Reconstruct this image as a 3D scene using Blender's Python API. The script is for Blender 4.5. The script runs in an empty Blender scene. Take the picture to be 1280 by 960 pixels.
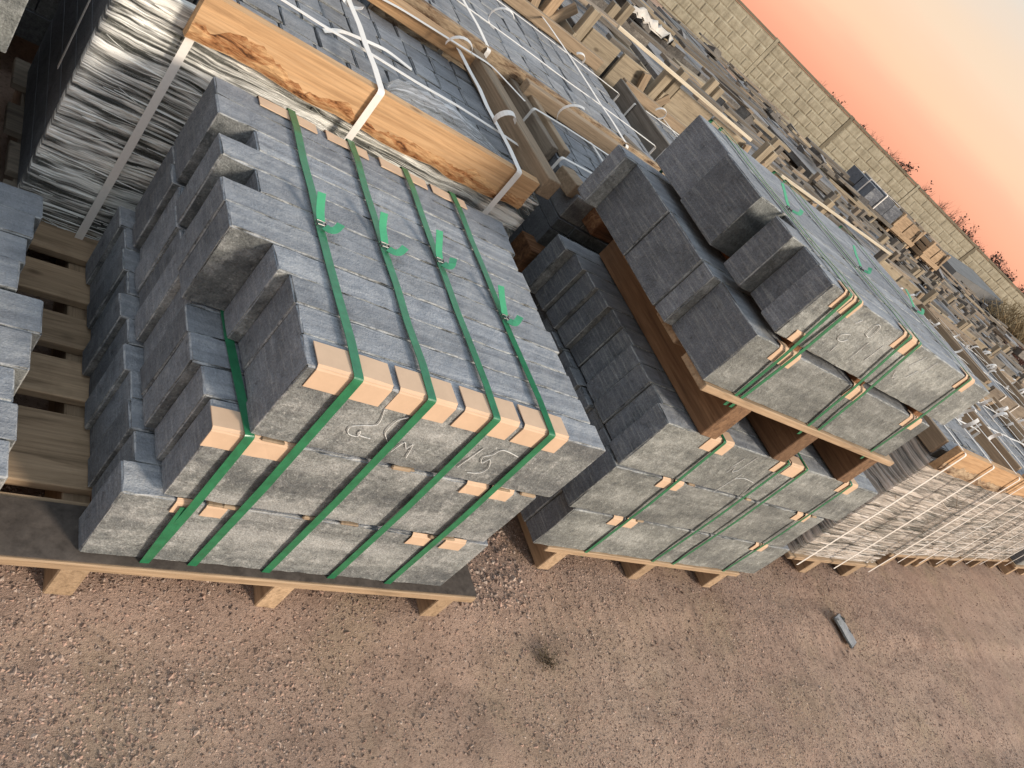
import bpy, bmesh, math, random
from mathutils import Vector, Matrix, noise

S = bpy.context.scene
COL = S.collection
PI = math.pi
Z0 = 0.122            # height of the pallet decks above the ground

# ------------------------------------------------------------------ camera
CAM_LOC = (-0.4916, -0.8643, 1.3562 + Z0)
CAM_R = ((0.710802, -0.236834, -0.662321), (-0.299191, 0.750383, -0.589415), (0.636588, 0.617118, 0.462516))
cam = bpy.data.cameras.new('camera')
cam.sensor_width = 36.0
cam.lens = 1021.26 / 1280 * 36.0
cam.clip_start = 0.02
cam.clip_end = 2000
camo = bpy.data.objects.new('camera', cam)
COL.objects.link(camo)
m = Matrix(CAM_R).to_4x4()
m.translation = Vector(CAM_LOC)
camo.matrix_world = m
S.camera = camo

# ------------------------------------------------------------------ sky and sun
SUN_AZ = math.atan2(-0.82, 0.57)      # direction towards the sun, in the xy plane
SUN_EL = math.radians(24)
w = bpy.data.worlds.new('World')
S.world = w
w.use_nodes = True
nt = w.node_tree
nt.nodes.clear()
N = nt.nodes.new
out = N('ShaderNodeOutputWorld')
tc = N('ShaderNodeTexCoord')
sep = N('ShaderNodeSeparateXYZ')
nt.links.new(tc.outputs['Generated'], sep.inputs[0])
ramp = N('ShaderNodeValToRGB')
ramp.color_ramp.interpolation = 'EASE'
els = ramp.color_ramp.elements
stops = [(0.0, (0.61, 0.225, 0.140)), (0.03, (0.63, 0.245, 0.150)), (0.075, (0.63, 0.345, 0.200)), (0.12, (0.58, 0.395, 0.245)), (0.19, (0.50, 0.42, 0.33)),
         (0.32, (0.47, 0.47, 0.47)), (0.65, (0.45, 0.51, 0.57)), (1.0, (0.44, 0.52, 0.60))]
els[0].position, els[0].color = stops[0][0], (*stops[0][1], 1)
els[1].position, els[1].color = stops[-1][0], (*stops[-1][1], 1)
for p, c in stops[1:-1]:
    e = els.new(p)
    e.color = (*c, 1)
hz = N('ShaderNodeTexNoise')
hm = N('ShaderNodeMapping')
hm.inputs['Scale'].default_value = (2.2, 2.2, 11)
nt.links.new(tc.outputs['Generated'], hm.inputs['Vector'])
nt.links.new(hm.outputs['Vector'], hz.inputs['Vector'])
hz.inputs['Scale'].default_value = 1.6
hz.inputs['Detail'].default_value = 4
hq = N('ShaderNodeMath')
hq.operation = 'MULTIPLY_ADD'
nt.links.new(hz.outputs['Fac'], hq.inputs[0])
hq.inputs[1].default_value = 0.07
hq.inputs[2].default_value = -0.035
ha = N('ShaderNodeMath')
ha.operation = 'ADD'
nt.links.new(sep.outputs['Z'], ha.inputs[0])
nt.links.new(hq.outputs[0], ha.inputs[1])
nt.links.new(ha.outputs[0], ramp.inputs['Fac'])
bg1 = N('ShaderNodeBackground')
bg1.inputs['Strength'].default_value = 1.0
nt.links.new(ramp.outputs['Color'], bg1.inputs['Color'])
sky = N('ShaderNodeTexSky')
sky.sky_type = 'NISHITA'
sky.sun_disc = False
sky.sun_elevation = SUN_EL
sky.sun_rotation = PI / 2 - SUN_AZ
bg2 = N('ShaderNodeBackground')
bg2.inputs['Strength'].default_value = 0.03
nt.links.new(sky.outputs['Color'], bg2.inputs['Color'])
addn = N('ShaderNodeAddShader')
nt.links.new(bg1.outputs[0], addn.inputs[0])
nt.links.new(bg2.outputs[0], addn.inputs[1])
nt.links.new(addn.outputs[0], out.inputs['Surface'])

sl = bpy.data.lights.new('sun', 'SUN')
sl.energy = 2.9
sl.angle = math.radians(13)
sl.color = (1.0, 0.88, 0.74)
so = bpy.data.objects.new('sun', sl)
COL.objects.link(so)
sd = Vector((math.cos(SUN_AZ) * math.cos(SUN_EL), math.sin(SUN_AZ) * math.cos(SUN_EL), math.sin(SUN_EL)))
so.rotation_euler = sd.to_track_quat('Z', 'Y').to_euler()

S.view_settings.view_transform = 'Standard'
S.view_settings.look = 'None'
S.view_settings.exposure = 0.55
S.view_settings.gamma = 1.0
S.view_settings.use_curve_mapping = False
try:
    S.cycles.use_denoising = True
    S.cycles.max_bounces = 6
    S.cycles.transparent_max_bounces = 10
    S.cycles.caustics_reflective = False
    S.cycles.caustics_refractive = False
except Exception:
    pass

# ------------------------------------------------------------------ material helper
class NB:
    def __init__(self, name):
        self.m = bpy.data.materials.new(name)
        self.m.use_nodes = True
        self.t = self.m.node_tree
        self.t.nodes.clear()
        self.out = self.n('ShaderNodeOutputMaterial')

    def n(self, kind, **kw):
        x = self.t.nodes.new(kind)
        for k, v in kw.items():
            setattr(x, k, v)
        return x

    def l(self, a, b):
        self.t.links.new(a, b)

    def set(self, sock, v):
        if hasattr(v, 'bl_idname') or isinstance(v, bpy.types.NodeSocket):
            self.l(v, sock)
        else:
            if sock.type == 'RGBA' and not isinstance(v, (int, float)) and len(v) == 3:
                v = (*v, 1)
            sock.default_value = v

    def coords(self, kind='Object', scale=(1, 1, 1), rot=(0, 0, 0), rand=True):
        tcn = self.n('ShaderNodeTexCoord')
        mp = self.n('ShaderNodeMapping')
        mp.inputs['Scale'].default_value = scale
        mp.inputs['Rotation'].default_value = rot
        self.l(tcn.outputs[kind], mp.inputs['Vector'])
        if rand:
            oi = self.n('ShaderNodeObjectInfo')
            mu = self.n('ShaderNodeMath', operation='MULTIPLY')
            self.l(oi.outputs['Random'], mu.inputs[0])
            mu.inputs[1].default_value = 61.7
            self.l(mu.outputs[0], mp.inputs['Location'])
        return mp.outputs['Vector']

    def noise(self, vec, scale, detail=6, rough=0.6, dist=0.0):
        x = self.n('ShaderNodeTexNoise')
        self.l(vec, x.inputs['Vector'])
        x.inputs['Scale'].default_value = scale
        x.inputs['Detail'].default_value = detail
        x.inputs['Roughness'].default_value = rough
        x.inputs['Distortion'].default_value = dist
        return x.outputs['Fac']

    def ramp(self, fac, stops, interp='LINEAR'):
        x = self.n('ShaderNodeValToRGB')
        x.color_ramp.interpolation = interp
        e = x.color_ramp.elements
        fix = lambda c: (c, c, c, 1) if isinstance(c, (int, float)) else (*c, 1)
        e[0].position, e[0].color = stops[0][0], fix(stops[0][1])
        e[1].position, e[1].color = stops[-1][0], fix(stops[-1][1])
        for p, c in stops[1:-1]:
            q = e.new(p)
            q.color = fix(c)
        self.l(fac, x.inputs['Fac'])
        return x.outputs['Color']

    def mix(self, fac, a, b, mode='MIX'):
        x = self.n('ShaderNodeMix', data_type='RGBA', blend_type=mode)
        self.set(x.inputs['Factor'], fac)
        self.set(x.inputs['A'], a)
        self.set(x.inputs['B'], b)
        return x.outputs['Result']

    def math(self, op, a, b=None, clamp=False):
        x = self.n('ShaderNodeMath', operation=op, use_clamp=clamp)
        self.set(x.inputs[0], a)
        if b is not None:
            self.set(x.inputs[1], b)
        return x.outputs[0]

    def rand(self, lo, hi):
        oi = self.n('ShaderNodeObjectInfo')
        mr = self.n('ShaderNodeMapRange')
        self.l(oi.outputs['Random'], mr.inputs['Value'])
        mr.inputs['To Min'].default_value = lo
        mr.inputs['To Max'].default_value = hi
        return mr.outputs['Result']

    def attr(self, name):
        a = self.n('ShaderNodeAttribute', attribute_name=name)
        return a

    def bump(self, h, strength, dist=0.002):
        b = self.n('ShaderNodeBump')
        b.inputs['Strength'].default_value = strength
        b.inputs['Distance'].default_value = dist
        self.l(h, b.inputs['Height'])
        return b.outputs['Normal']

    def finish(self, col, rough=0.8, normal=None, spec=0.3, metal=0.0, sheen=0.0):
        p = self.n('ShaderNodeBsdfPrincipled')
        self.set(p.inputs['Base Color'], col)
        self.set(p.inputs['Roughness'], rough)
        p.inputs['Specular IOR Level'].default_value = spec
        p.inputs['Metallic'].default_value = metal
        if normal is not None:
            self.l(normal, p.inputs['Normal'])
        self.l(p.outputs[0], self.out.inputs['Surface'])
        self.bsdf = p
        return self.m


def mat_stone(name, top, face, pale, dark, grain=1.0, saw=0.5, lit_dust=(0.40, 0.41, 0.43)):
    b = NB(name)
    v = b.coords()
    big = b.noise(v, 7, 8, 0.68, 0.4)
    mid = b.noise(v, 34, 6, 0.7)
    fine = b.noise(v, 260, 3, 0.6)
    vs = b.coords(scale=(9, 9, 150), rot=(0.75, 0.62, 0.3))
    sawn = b.noise(vs, 1.0, 4, 0.6)
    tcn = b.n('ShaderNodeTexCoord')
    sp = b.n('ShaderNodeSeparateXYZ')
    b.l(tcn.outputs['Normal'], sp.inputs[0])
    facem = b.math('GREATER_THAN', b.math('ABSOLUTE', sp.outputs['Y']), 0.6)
    basec = b.mix(facem, top, face)
    # rough split faces: blotches with pale flakes and dark pits
    c = b.mix(b.ramp(big, [(0.34, 0.0), (0.66, 1.0)]), b.mix(0.5, basec, dark), basec)
    c = b.mix(b.math('MULTIPLY', b.ramp(mid, [(0.52, 0.0), (0.72, 1.0)]), b.math('ADD', b.math('MULTIPLY', facem, 0.35), 0.22)), c, pale)
    c = b.mix(b.math('MULTIPLY', b.ramp(mid, [(0.28, 1.0), (0.44, 0.0)]), 0.75), c, dark)
    gr = b.noise(v, 110, 5, 0.75)
    c = b.mix(b.math('MULTIPLY', b.ramp(gr, [(0.34, 1.0), (0.45, 0.0)]), b.math('ADD', b.math('MULTIPLY', facem, 0.45), 0.25)), c, dark)
    c = b.mix(b.math('MULTIPLY', b.ramp(gr, [(0.57, 0.0), (0.70, 1.0)]), b.math('ADD', b.math('MULTIPLY', facem, 0.4), 0.2)), c, pale)
    vl = b.coords(scale=(2.5, 60, 14), rot=(0, 0, 0.05))
    streak = b.noise(vl, 1.0, 5, 0.6, 0.3)
    notend = b.math('SUBTRACT', 1.0, b.math('GREATER_THAN', b.math('ABSOLUTE', sp.outputs['X']), 0.6))
    c = b.mix(b.math('MULTIPLY', b.ramp(streak, [(0.50, 0.0), (0.66, 1.0)]), b.math('MULTIPLY', notend, 0.38)), c, pale)
    c = b.mix(b.math('MULTIPLY', b.ramp(streak, [(0.34, 1.0), (0.48, 0.0)]), b.math('ADD', b.math('MULTIPLY', notend, 0.4), 0.1)), c, dark)
    notface = b.math('SUBTRACT', 1.0, facem)
    c = b.mix(b.math('MULTIPLY', b.math('MULTIPLY', b.ramp(sawn, [(0.5, 0.0), (0.7, 1.0)]), notface), saw * 0.45), c, pale)
    c = b.mix(0.75, c, b.ramp(fine, [(0.25, 0.35), (0.75, 1.0)]), 'MULTIPLY')
    c = b.mix(0.5, c, (1.35, 1.35, 1.35), 'MULTIPLY')
    c = b.mix(1.0, c, b.rand(0.70, 1.20), 'MULTIPLY')
    upm = b.math('MULTIPLY', b.math('GREATER_THAN', sp.outputs['Z'], 0.6), b.ramp(b.noise(v, 13, 6, 0.7), [(0.25, 0.12), (0.7, 0.42)]))  # upward faces paled: settled dust plus the brightness of lit tops
    c = b.mix(upm, c, lit_dust)
    wear = b.attr('wear')
    wn = b.noise(v, 55, 4, 0.7)
    wm = b.math('MULTIPLY', wear.outputs['Fac'], b.ramp(wn, [(0.40, 0.0), (0.56, 1.0)]))
    c = b.mix(b.math('MULTIPLY', wm, 0.8), c, pale)
    hh = b.math('ADD', b.math('MULTIPLY', mid, 0.8), b.math('ADD', b.math('MULTIPLY', fine, 0.25), b.math('MULTIPLY', sawn, 0.15)))
    return b.finish(c, 0.78, b.bump(hh, 0.9 * grain, 0.008), 0.35)


def mat_wood(name, light, mid, dark, grain=1.0, rough=0.75, var=(0.8, 1.15), knots=True):
    b = NB(name)
    v = b.coords(scale=(2.2, 30, 30))
    g = b.noise(v, 1.6, 8, 0.65, 0.8)
    v2 = b.coords(scale=(5, 160, 160))
    f = b.noise(v2, 1.0, 4, 0.6)
    c = b.ramp(g, [(0.25, dark), (0.48, mid), (0.75, light)])
    c = b.mix(0.6, c, b.ramp(f, [(0.3, 0.5), (0.7, 1.05)]), 'MULTIPLY')
    v3 = b.coords(scale=(1, 1, 1))
    blot = b.noise(v3, 9, 5, 0.65)
    c = b.mix(b.ramp(blot, [(0.55, 0.0), (0.75, 0.55)]), c, dark)
    if knots:
        vo = b.n('ShaderNodeTexVoronoi')
        vo.inputs['Scale'].default_value = 1.0
        b.l(b.coords(scale=(5, 11, 11)), vo.inputs['Vector'])
        c = b.mix(b.ramp(vo.outputs['Distance'], [(0.06, 0.8), (0.13, 0.0)]), c, b.mix(0.5, dark, (0.03, 0.015, 0.008)))
    c = b.mix(1.0, c, b.rand(*var), 'MULTIPLY')
    return b.finish(c, rough, b.bump(b.math('ADD', g, b.math('MULTIPLY', f, 0.5)), 0.5 * grain, 0.003), 0.25)


def mat_plain(name, col, rough=0.5, spec=0.4, nscale=40, namp=0.25, bump=0.15, metal=0.0):
    b = NB(name)
    v = b.coords()
    n = b.noise(v, nscale, 5, 0.6)
    c = b.mix(1.0, col, b.ramp(n, [(0.2, 1 - namp), (0.8, 1 + 0.0)]), 'MULTIPLY')
    return b.finish(c, rough, b.bump(n, bump, 0.002), spec, metal)


M = {}
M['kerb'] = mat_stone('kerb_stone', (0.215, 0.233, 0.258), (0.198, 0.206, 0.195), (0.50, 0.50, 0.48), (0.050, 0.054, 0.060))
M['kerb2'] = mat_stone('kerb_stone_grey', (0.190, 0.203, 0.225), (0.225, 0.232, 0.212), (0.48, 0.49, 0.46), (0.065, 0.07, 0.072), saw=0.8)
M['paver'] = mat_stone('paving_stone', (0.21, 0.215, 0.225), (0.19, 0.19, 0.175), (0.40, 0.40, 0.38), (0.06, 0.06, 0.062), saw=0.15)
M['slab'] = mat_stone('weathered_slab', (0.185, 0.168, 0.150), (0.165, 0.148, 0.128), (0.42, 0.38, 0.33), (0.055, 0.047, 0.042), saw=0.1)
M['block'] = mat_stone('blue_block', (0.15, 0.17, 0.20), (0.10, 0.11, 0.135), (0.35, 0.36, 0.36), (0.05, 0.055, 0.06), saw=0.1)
M['pallet'] = mat_wood('pallet_wood', (0.52, 0.37, 0.235), (0.41, 0.285, 0.175), (0.20, 0.135, 0.08))
M['pallet_old'] = mat_wood('old_pallet_wood', (0.36, 0.29, 0.215), (0.26, 0.205, 0.15), (0.12, 0.09, 0.065))
M['pine'] = mat_wood('fresh_pine', (0.64, 0.415, 0.23), (0.55, 0.335, 0.17), (0.36, 0.205, 0.10), 1.0, 0.75, (0.9, 1.05))
M['bark'] = mat_wood('bark', (0.42, 0.22, 0.10), (0.20, 0.09, 0.04), (0.06, 0.03, 0.018), 3.0, 0.9, knots=False)
def mat_patch(name, a, b_, c_, sc=(9, 34, 34), lo=.42, hi=.56):
    b = NB(name)
    n1 = b.noise(b.coords(scale=sc), 1.0, 7, 0.7, 0.6)
    n2 = b.noise(b.coords(scale=(30, 160, 160)), 1.0, 4, 0.6)
    c = b.ramp(n1, [(lo - .08, c_), (lo, b_), (hi, a)])
    c = b.mix(0.7, c, b.ramp(n2, [(0.3, 0.45), (0.7, 1.1)]), 'MULTIPLY')
    return b.finish(c, 0.9, b.bump(b.math('ADD', n1, b.math('MULTIPLY', n2, 0.4)), 1.0, 0.006), 0.15)


M['barkgrey'] = mat_patch('grey_bark', (0.46, 0.34, 0.22), (0.20, 0.125, 0.075), (0.035, 0.024, 0.018))
M['barkpatch'] = mat_patch('bark_patches', (0.60, 0.365, 0.18), (0.36, 0.16, 0.065), (0.10, 0.045, 0.022), (14, 60, 60), .44, .60)
M['tan'] = mat_wood('tan_wood', (0.42, 0.31, 0.205), (0.33, 0.24, 0.155), (0.19, 0.135, 0.085))
M['crate'] = mat_wood('crate_wood', (0.40, 0.33, 0.235), (0.325, 0.262, 0.18), (0.16, 0.125, 0.085), 0.8)
M['crate_grey'] = mat_wood('grey_crate_wood', (0.235, 0.208, 0.175), (0.165, 0.143, 0.118), (0.075, 0.063, 0.051), 0.8)
M['card'] = mat_plain('cardboard', (0.60, 0.425, 0.29), 0.85, 0.15, 25, 0.15, 0.1)
M['green'] = mat_plain('green_strap', (0.026, 0.195, 0.085), 0.30, 0.6, 45, 0.5, 0.35)
M['greent'] = mat_plain('green_strap_tail', (0.06, 0.34, 0.16), 0.35, 0.5, 120, 0.2, 0.2)
M['white'] = mat_plain('white_strap', (0.78, 0.74, 0.68), 0.42, 0.45, 120, 0.12, 0.2)
M['wire'] = mat_plain('steel_wire', (0.10, 0.10, 0.10), 0.4, 0.5, 60, 0.2, 0.1, 0.8)
M['chalk'] = mat_plain('chalk', (0.78, 0.78, 0.75), 0.95, 0.05, 300, 0.4, 0.0)
M['rag'] = mat_plain('white_rag', (0.62, 0.58, 0.52), 0.9, 0.1, 30, 0.3, 0.4)
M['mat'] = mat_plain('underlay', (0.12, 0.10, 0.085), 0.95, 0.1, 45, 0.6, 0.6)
M['pale'] = mat_wood('pale_batten', (0.72, 0.64, 0.50), (0.66, 0.57, 0.43), (0.5, 0.42, 0.3))
M['darkwood'] = mat_wood('dark_brown_wood', (0.26, 0.155, 0.085), (0.17, 0.095, 0.05), (0.07, 0.04, 0.024))  # darker brown wood for the stringers of the upper pallet
M['shadowblack'] = mat_plain('shadow_black', (0.02, 0.02, 0.022), 0.7, 0.3, 30, 0.3, 0.3)  # black that stands for shadow at the concrete slabs


def mat_film(name, white=(0.80, 0.79, 0.74), lo=0.36, hi=0.60, amax=0.92, amin=0.06, ux=3.0):
    b = NB(name)
    tcn = b.n('ShaderNodeTexCoord')

    def mapped(sc, rz):
        mp = b.n('ShaderNodeMapping')
        mp.inputs['Rotation'].default_value = (0, 0, rz)
        mp.inputs['Scale'].default_value = sc
        b.l(warp, mp.inputs['Vector'])
        return mp.outputs['Vector']
    wn1 = b.n('ShaderNodeTexNoise')
    wn1.inputs['Scale'].default_value = 5.0
    wn1.inputs['Detail'].default_value = 3.0
    b.l(tcn.outputs['UV'], wn1.inputs['Vector'])
    vm = b.n('ShaderNodeVectorMath', operation='MULTIPLY_ADD')
    b.l(wn1.outputs['Color'], vm.inputs[0])
    vm.inputs[1].default_value = (0.0, 0.035, 0.0)
    b.l(tcn.outputs['UV'], vm.inputs[2])
    warp = vm.outputs[0]
    s1 = b.noise(mapped((ux, 46, 1), 0.03), 1.0, 5, 0.6, 0.9)
    s2 = b.noise(mapped((ux * 1.5, 105, 1), -0.10), 1.0, 4, 0.6, 0.6)
    s3 = b.noise(mapped((ux * 1.3, 72, 1), 0.22), 1.0, 3, 0.6, 0.4)
    patch = b.noise(mapped((3.2, 4.2, 1), 0.0), 1.0, 4, 0.6, 0.3)
    a = b.math('ADD', b.math('MULTIPLY', s1, 0.45), b.math('ADD', b.math('MULTIPLY', s2, 0.35), b.math('MULTIPLY', s3, 0.2)))
    a2 = b.math('ADD', a, b.math('MULTIPLY', b.math('SUBTRACT', patch, 0.5), 0.34))
    al = b.ramp(a2, [(lo, amin), ((lo + hi) / 2, 0.5 * (amin + amax)), (hi, amax)])
    col = b.mix(b.ramp(a, [(0.40, 0.0), (0.56, 1.0)]), (0.26, 0.25, 0.22), white)
    nm = b.bump(b.math('ADD', s1, b.math('MULTIPLY', s2, 0.6)), 1.0, 0.012)
    p = b.n('ShaderNodeBsdfPrincipled')
    b.l(col, p.inputs['Base Color'])
    p.inputs['Roughness'].default_value = 0.24
    p.inputs['Specular IOR Level'].default_value = 0.7
    b.l(nm, p.inputs['Normal'])
    p.inputs['Coat Weight'].default_value = 0.4
    p.inputs['Coat Roughness'].default_value = 0.1
    tr = b.n('ShaderNodeBsdfTransparent')
    tr.inputs['Color'].default_value = (0.86, 0.87, 0.84, 1)
    ms = b.n('ShaderNodeMixShader')
    b.l(al, ms.inputs['Fac'])
    b.l(tr.outputs[0], ms.inputs[1])
    b.l(p.outputs[0], ms.inputs[2])
    b.l(ms.outputs[0], b.out.inputs['Surface'])
    return b.m


M['film'] = mat_film('stretch_film', (0.95, 0.94, 0.87), lo=0.44, hi=0.54, amax=.95, amin=.05)
M['film2'] = mat_film('stretch_film_warm', (0.70, 0.625, 0.545), 0.39, 0.57, .90, .10, 1.6)
M['crease'] = mat_plain('film_crease', (0.84, 0.82, 0.75), 0.2, 0.7, 30, 0.2, 0.0)
M['crease_warm'] = mat_plain('film_crease_warm', (0.66, 0.59, 0.52), 0.25, 0.6, 30, 0.2, 0.0)
M['clear'] = mat_film('clear_film', (0.92, 0.92, 0.94), 0.36, 0.60, 0.62, 0.22)


def mat_ground():
    b = NB('dirt')
    v = b.coords(kind='Object', rand=False)
    big = b.noise(v, 0.9, 7, 0.6, 0.3)
    mid = b.noise(v, 9, 8, 0.7)
    fine = b.noise(v, 85, 6, 0.75)
    grit = b.noise(v, 330, 3, 0.7)
    c = b.ramp(big, [(0.3, (0.36, 0.242, 0.182)), (0.55, (0.43, 0.300, 0.226)), (0.75, (0.47, 0.345, 0.258))])
    pat = b.noise(v, 2.4, 5, 0.6, 0.5)
    c = b.mix(b.ramp(pat, [(0.50, 0.0), (0.68, 0.6)]), c, (0.37, 0.275, 0.185))
    c = b.mix(b.ramp(pat, [(0.28, 0.55), (0.42, 0.0)]), c, (0.25, 0.165, 0.128))
    c = b.mix(b.ramp(mid, [(0.35, 0.5), (0.52, 0.0)]), c, (0.20, 0.135, 0.102))
    c = b.mix(b.math('MULTIPLY', b.ramp(fine, [(0.35, 1.0), (0.48, 0.0)]), 0.7), c, (0.15, 0.10, 0.075))
    c = b.mix(b.math('MULTIPLY', b.ramp(fine, [(0.58, 0.0), (0.70, 1.0)]), 0.6), c, (0.42, 0.31, 0.25))
    c = b.mix(b.math('MULTIPLY', b.ramp(grit, [(0.60, 0.0), (0.72, 1.0)]), 0.5), c, (0.50, 0.40, 0.33))
    h = b.math('ADD', b.math('MULTIPLY', mid, 0.5), b.math('ADD', b.math('MULTIPLY', fine, 0.7), b.math('MULTIPLY', grit, 0.3)))
    return b.finish(c, 0.95, b.bump(h, 1.0, 0.012), 0.1)


def mat_gravel():
    b = NB('gravel')
    a = b.attr('tone')
    v = b.coords(rand=False)
    n = b.noise(v, 190, 3, 0.6)
    c = b.mix(0.8, a.outputs['Color'], b.ramp(n, [(0.25, 0.6), (0.75, 1.05)]), 'MULTIPLY')
    return b.finish(c, 0.9, None, 0.15)


def mat_concrete():
    b = NB('wall_concrete')
    v = b.coords()
    big = b.noise(v, 0.7, 6, 0.6)
    mid = b.noise(v, 5, 8, 0.7)
    vs = b.coords(scale=(6, 6, 0.5))
    streak = b.noise(vs, 1.0, 6, 0.6)
    c = b.ramp(mid, [(0.3, (0.24, 0.215, 0.155)), (0.5, (0.335, 0.305, 0.225)), (0.75, (0.42, 0.39, 0.30))])
    c = b.mix(b.ramp(streak, [(0.48, 0.0), (0.70, 0.6)]), c, (0.17, 0.15, 0.11))
    c = b.mix(0.5, c, b.ramp(big, [(0.3, 0.8), (0.7, 1.1)]), 'MULTIPLY')
    return b.finish(c, 0.9, b.bump(mid, 0.6, 0.02), 0.15)


M['ground'] = mat_ground()
M['gravel'] = mat_gravel()
M['concrete'] = mat_concrete()
M['concrete_dark'] = mat_plain('dark_concrete', (0.20, 0.175, 0.125), 0.9, 0.15, 4, 0.35, 0.4)
M['concrete_grey'] = mat_plain('grey_concrete', (0.20, 0.20, 0.195), 0.9, 0.15, 3, 0.35, 0.4)
M['twig'] = mat_plain('twigs', (0.17, 0.11, 0.088), 0.9, 0.1, 8, 0.4, 0.0)
M['needle'] = mat_plain('dark_foliage', (0.085, 0.058, 0.050), 0.9, 0.1, 8, 0.4, 0.0)
M['drygrass'] = mat_plain('dry_grass', (0.33, 0.255, 0.15), 0.9, 0.1, 8, 0.4, 0.0)
M['drytuft'] = mat_plain('dry_weed', (0.15, 0.115, 0.075), 0.9, 0.1, 8, 0.4, 0.0)
M['redbrush'] = mat_plain('red_brush', (0.17, 0.085, 0.065), 0.9, 0.1, 8, 0.4, 0.0)

# ------------------------------------------------------------------ object helpers
def link(name, data, mat=None, parent=None, loc=(0, 0, 0), rot=(0, 0, 0)):
    o = bpy.data.objects.new(name, data)
    COL.objects.link(o)
    if mat is not None and data is not None and len(data.materials) == 0:
        data.materials.append(M[mat] if isinstance(mat, str) else mat)
    o.parent = parent
    o.location = loc
    o.rotation_euler = rot
    return o


def tag(o, label, cat, group=None):
    o['label'] = label
    o['category'] = cat
    if group:
        o['group'] = group
    return o


def thing(name, label, cat, loc=(0, 0, 0), rotz=0.0, group=None):
    o = bpy.data.objects.new(name, None)
    COL.objects.link(o)
    o.location = loc
    o.rotation_euler = (0, 0, rotz)
    o.empty_display_size = 0.1
    return tag(o, label, cat, group)


def mesh(verts, faces, smooth=False, name='mesh'):
    me = bpy.data.meshes.new(name)
    me.from_pydata(verts, [], faces)
    me.update()
    if smooth:
        me.polygons.foreach_set('use_smooth', [True] * len(me.polygons))
    return me


def grid_box(xs, ys, zs):
    """closed box surface on a grid; returns verts, faces, index dict"""
    idx = {}
    V = []
    F = []

    def g(i, j, k):
        key = (i, j, k)
        if key not in idx:
            idx[key] = len(V)
            V.append([xs[i], ys[j], zs[k]])
        return idx[key]
    a, b_, c = len(xs) - 1, len(ys) - 1, len(zs) - 1
    for i in range(a):
        for j in range(b_):
            F.append((g(i, j, 0), g(i, j + 1, 0), g(i + 1, j + 1, 0), g(i + 1, j, 0)))
            F.append((g(i, j, c), g(i + 1, j, c), g(i + 1, j + 1, c), g(i, j + 1, c)))
    for i in range(a):
        for k in range(c):
            F.append((g(i, 0, k), g(i + 1, 0, k), g(i + 1, 0, k + 1), g(i, 0, k + 1)))
            F.append((g(i, b_, k), g(i, b_, k + 1), g(i + 1, b_, k + 1), g(i + 1, b_, k)))
    for j in range(b_):
        for k in range(c):
            F.append((g(0, j, k), g(0, j, k + 1), g(0, j + 1, k + 1), g(0, j + 1, k)))
            F.append((g(a, j, k), g(a, j + 1, k), g(a, j + 1, k + 1), g(a, j, k + 1)))
    return V, F, idx


def stone_mesh(L, T, H, rnd, seg=0.05, e=0.0032, chip=0.0024, rough=0.0010):
    """sawn and split stone, length L on x, thickness T on y, height H on z; centred; worn edges carry 'wear'"""
    def cuts(d, s):
        n = max(1, int(round(d / s)))
        return [-d / 2, -d / 2 + e] + [-d / 2 + d * t / n for t in range(1, n)] + [d / 2 - e, d / 2]
    xs, ys, zs = cuts(L, seg), cuts(T, max(seg, T * 0.6)), cuts(H, max(seg, H * 0.4))
    V, F, idx = grid_box(xs, ys, zs)
    nx, ny, nz = len(xs) - 1, len(ys) - 1, len(zs) - 1
    wear = [0.0] * len(V)
    for (i, j, k), n in idx.items():
        v = V[n]
        ex = (i == 0) - (i == nx)
        ey = (j == 0) - (j == ny)
        ez = (k == 0) - (k == nz)
        cnt = abs(ex) + abs(ey) + abs(ez)
        if cnt >= 2:
            d = chip * (0.2 + 0.8 * rnd.random()) * (1.0 if rnd.random() > 0.16 else 2.6)
            if cnt == 3:
                d *= 1.5
            v[0] += ex * d
            v[1] += ey * d
            v[2] += ez * d
            wear[n] = 0.7 + 0.3 * rnd.random()
        else:
            r = rough
            v[0] += rnd.uniform(-r, r) if ex else 0
            v[1] += rnd.uniform(-r * 1.5, r * 1.5) if ey else 0
            v[2] += rnd.uniform(-r, r) if ez else 0
    me = mesh(V, F, name='stone')
    at = me.attributes.new('wear', 'FLOAT', 'POINT')
    at.data.foreach_set('value', wear)
    return me


def board_mesh(L, Wd, H, rnd=None, bev=0.0025, jit=0.0015):
    rnd = rnd or random
    xs = [-L / 2, -L / 2 + bev, L / 2 - bev, L / 2]
    ys = [-Wd / 2, -Wd / 2 + bev, Wd / 2 - bev, Wd / 2]
    zs = [-H / 2, -H / 2 + bev, H / 2 - bev, H / 2]
    V, F, idx = grid_box(xs, ys, zs)
    for (i, j, k), n in idx.items():
        ex, ey, ez = (i == 0) - (i == 3), (j == 0) - (j == 3), (k == 0) - (k == 3)
        if abs(ex) + abs(ey) + abs(ez) >= 2:
            d = bev * 0.5
            V[n][0] += ex * d
            V[n][1] += ey * d
            V[n][2] += ez * d
    sx = [rnd.uniform(-jit, jit) for _ in range(4)]
    for v in V:
        t = 1 if v[0] > 0 else 0
        v[1] += sx[t]
        v[2] += sx[2 + t] * 0.6
    return mesh(V, F, name='board')


def board(name, mat, parent, c, L, Wd, H, rz=0.0, rx=0.0, ry=0.0, rnd=None):
    """board centred at c: length L on local x, Wd on local y, H on local z"""
    return link(name, board_mesh(L, Wd, H, rnd), mat, parent, c, (rx, ry, rz))


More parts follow.
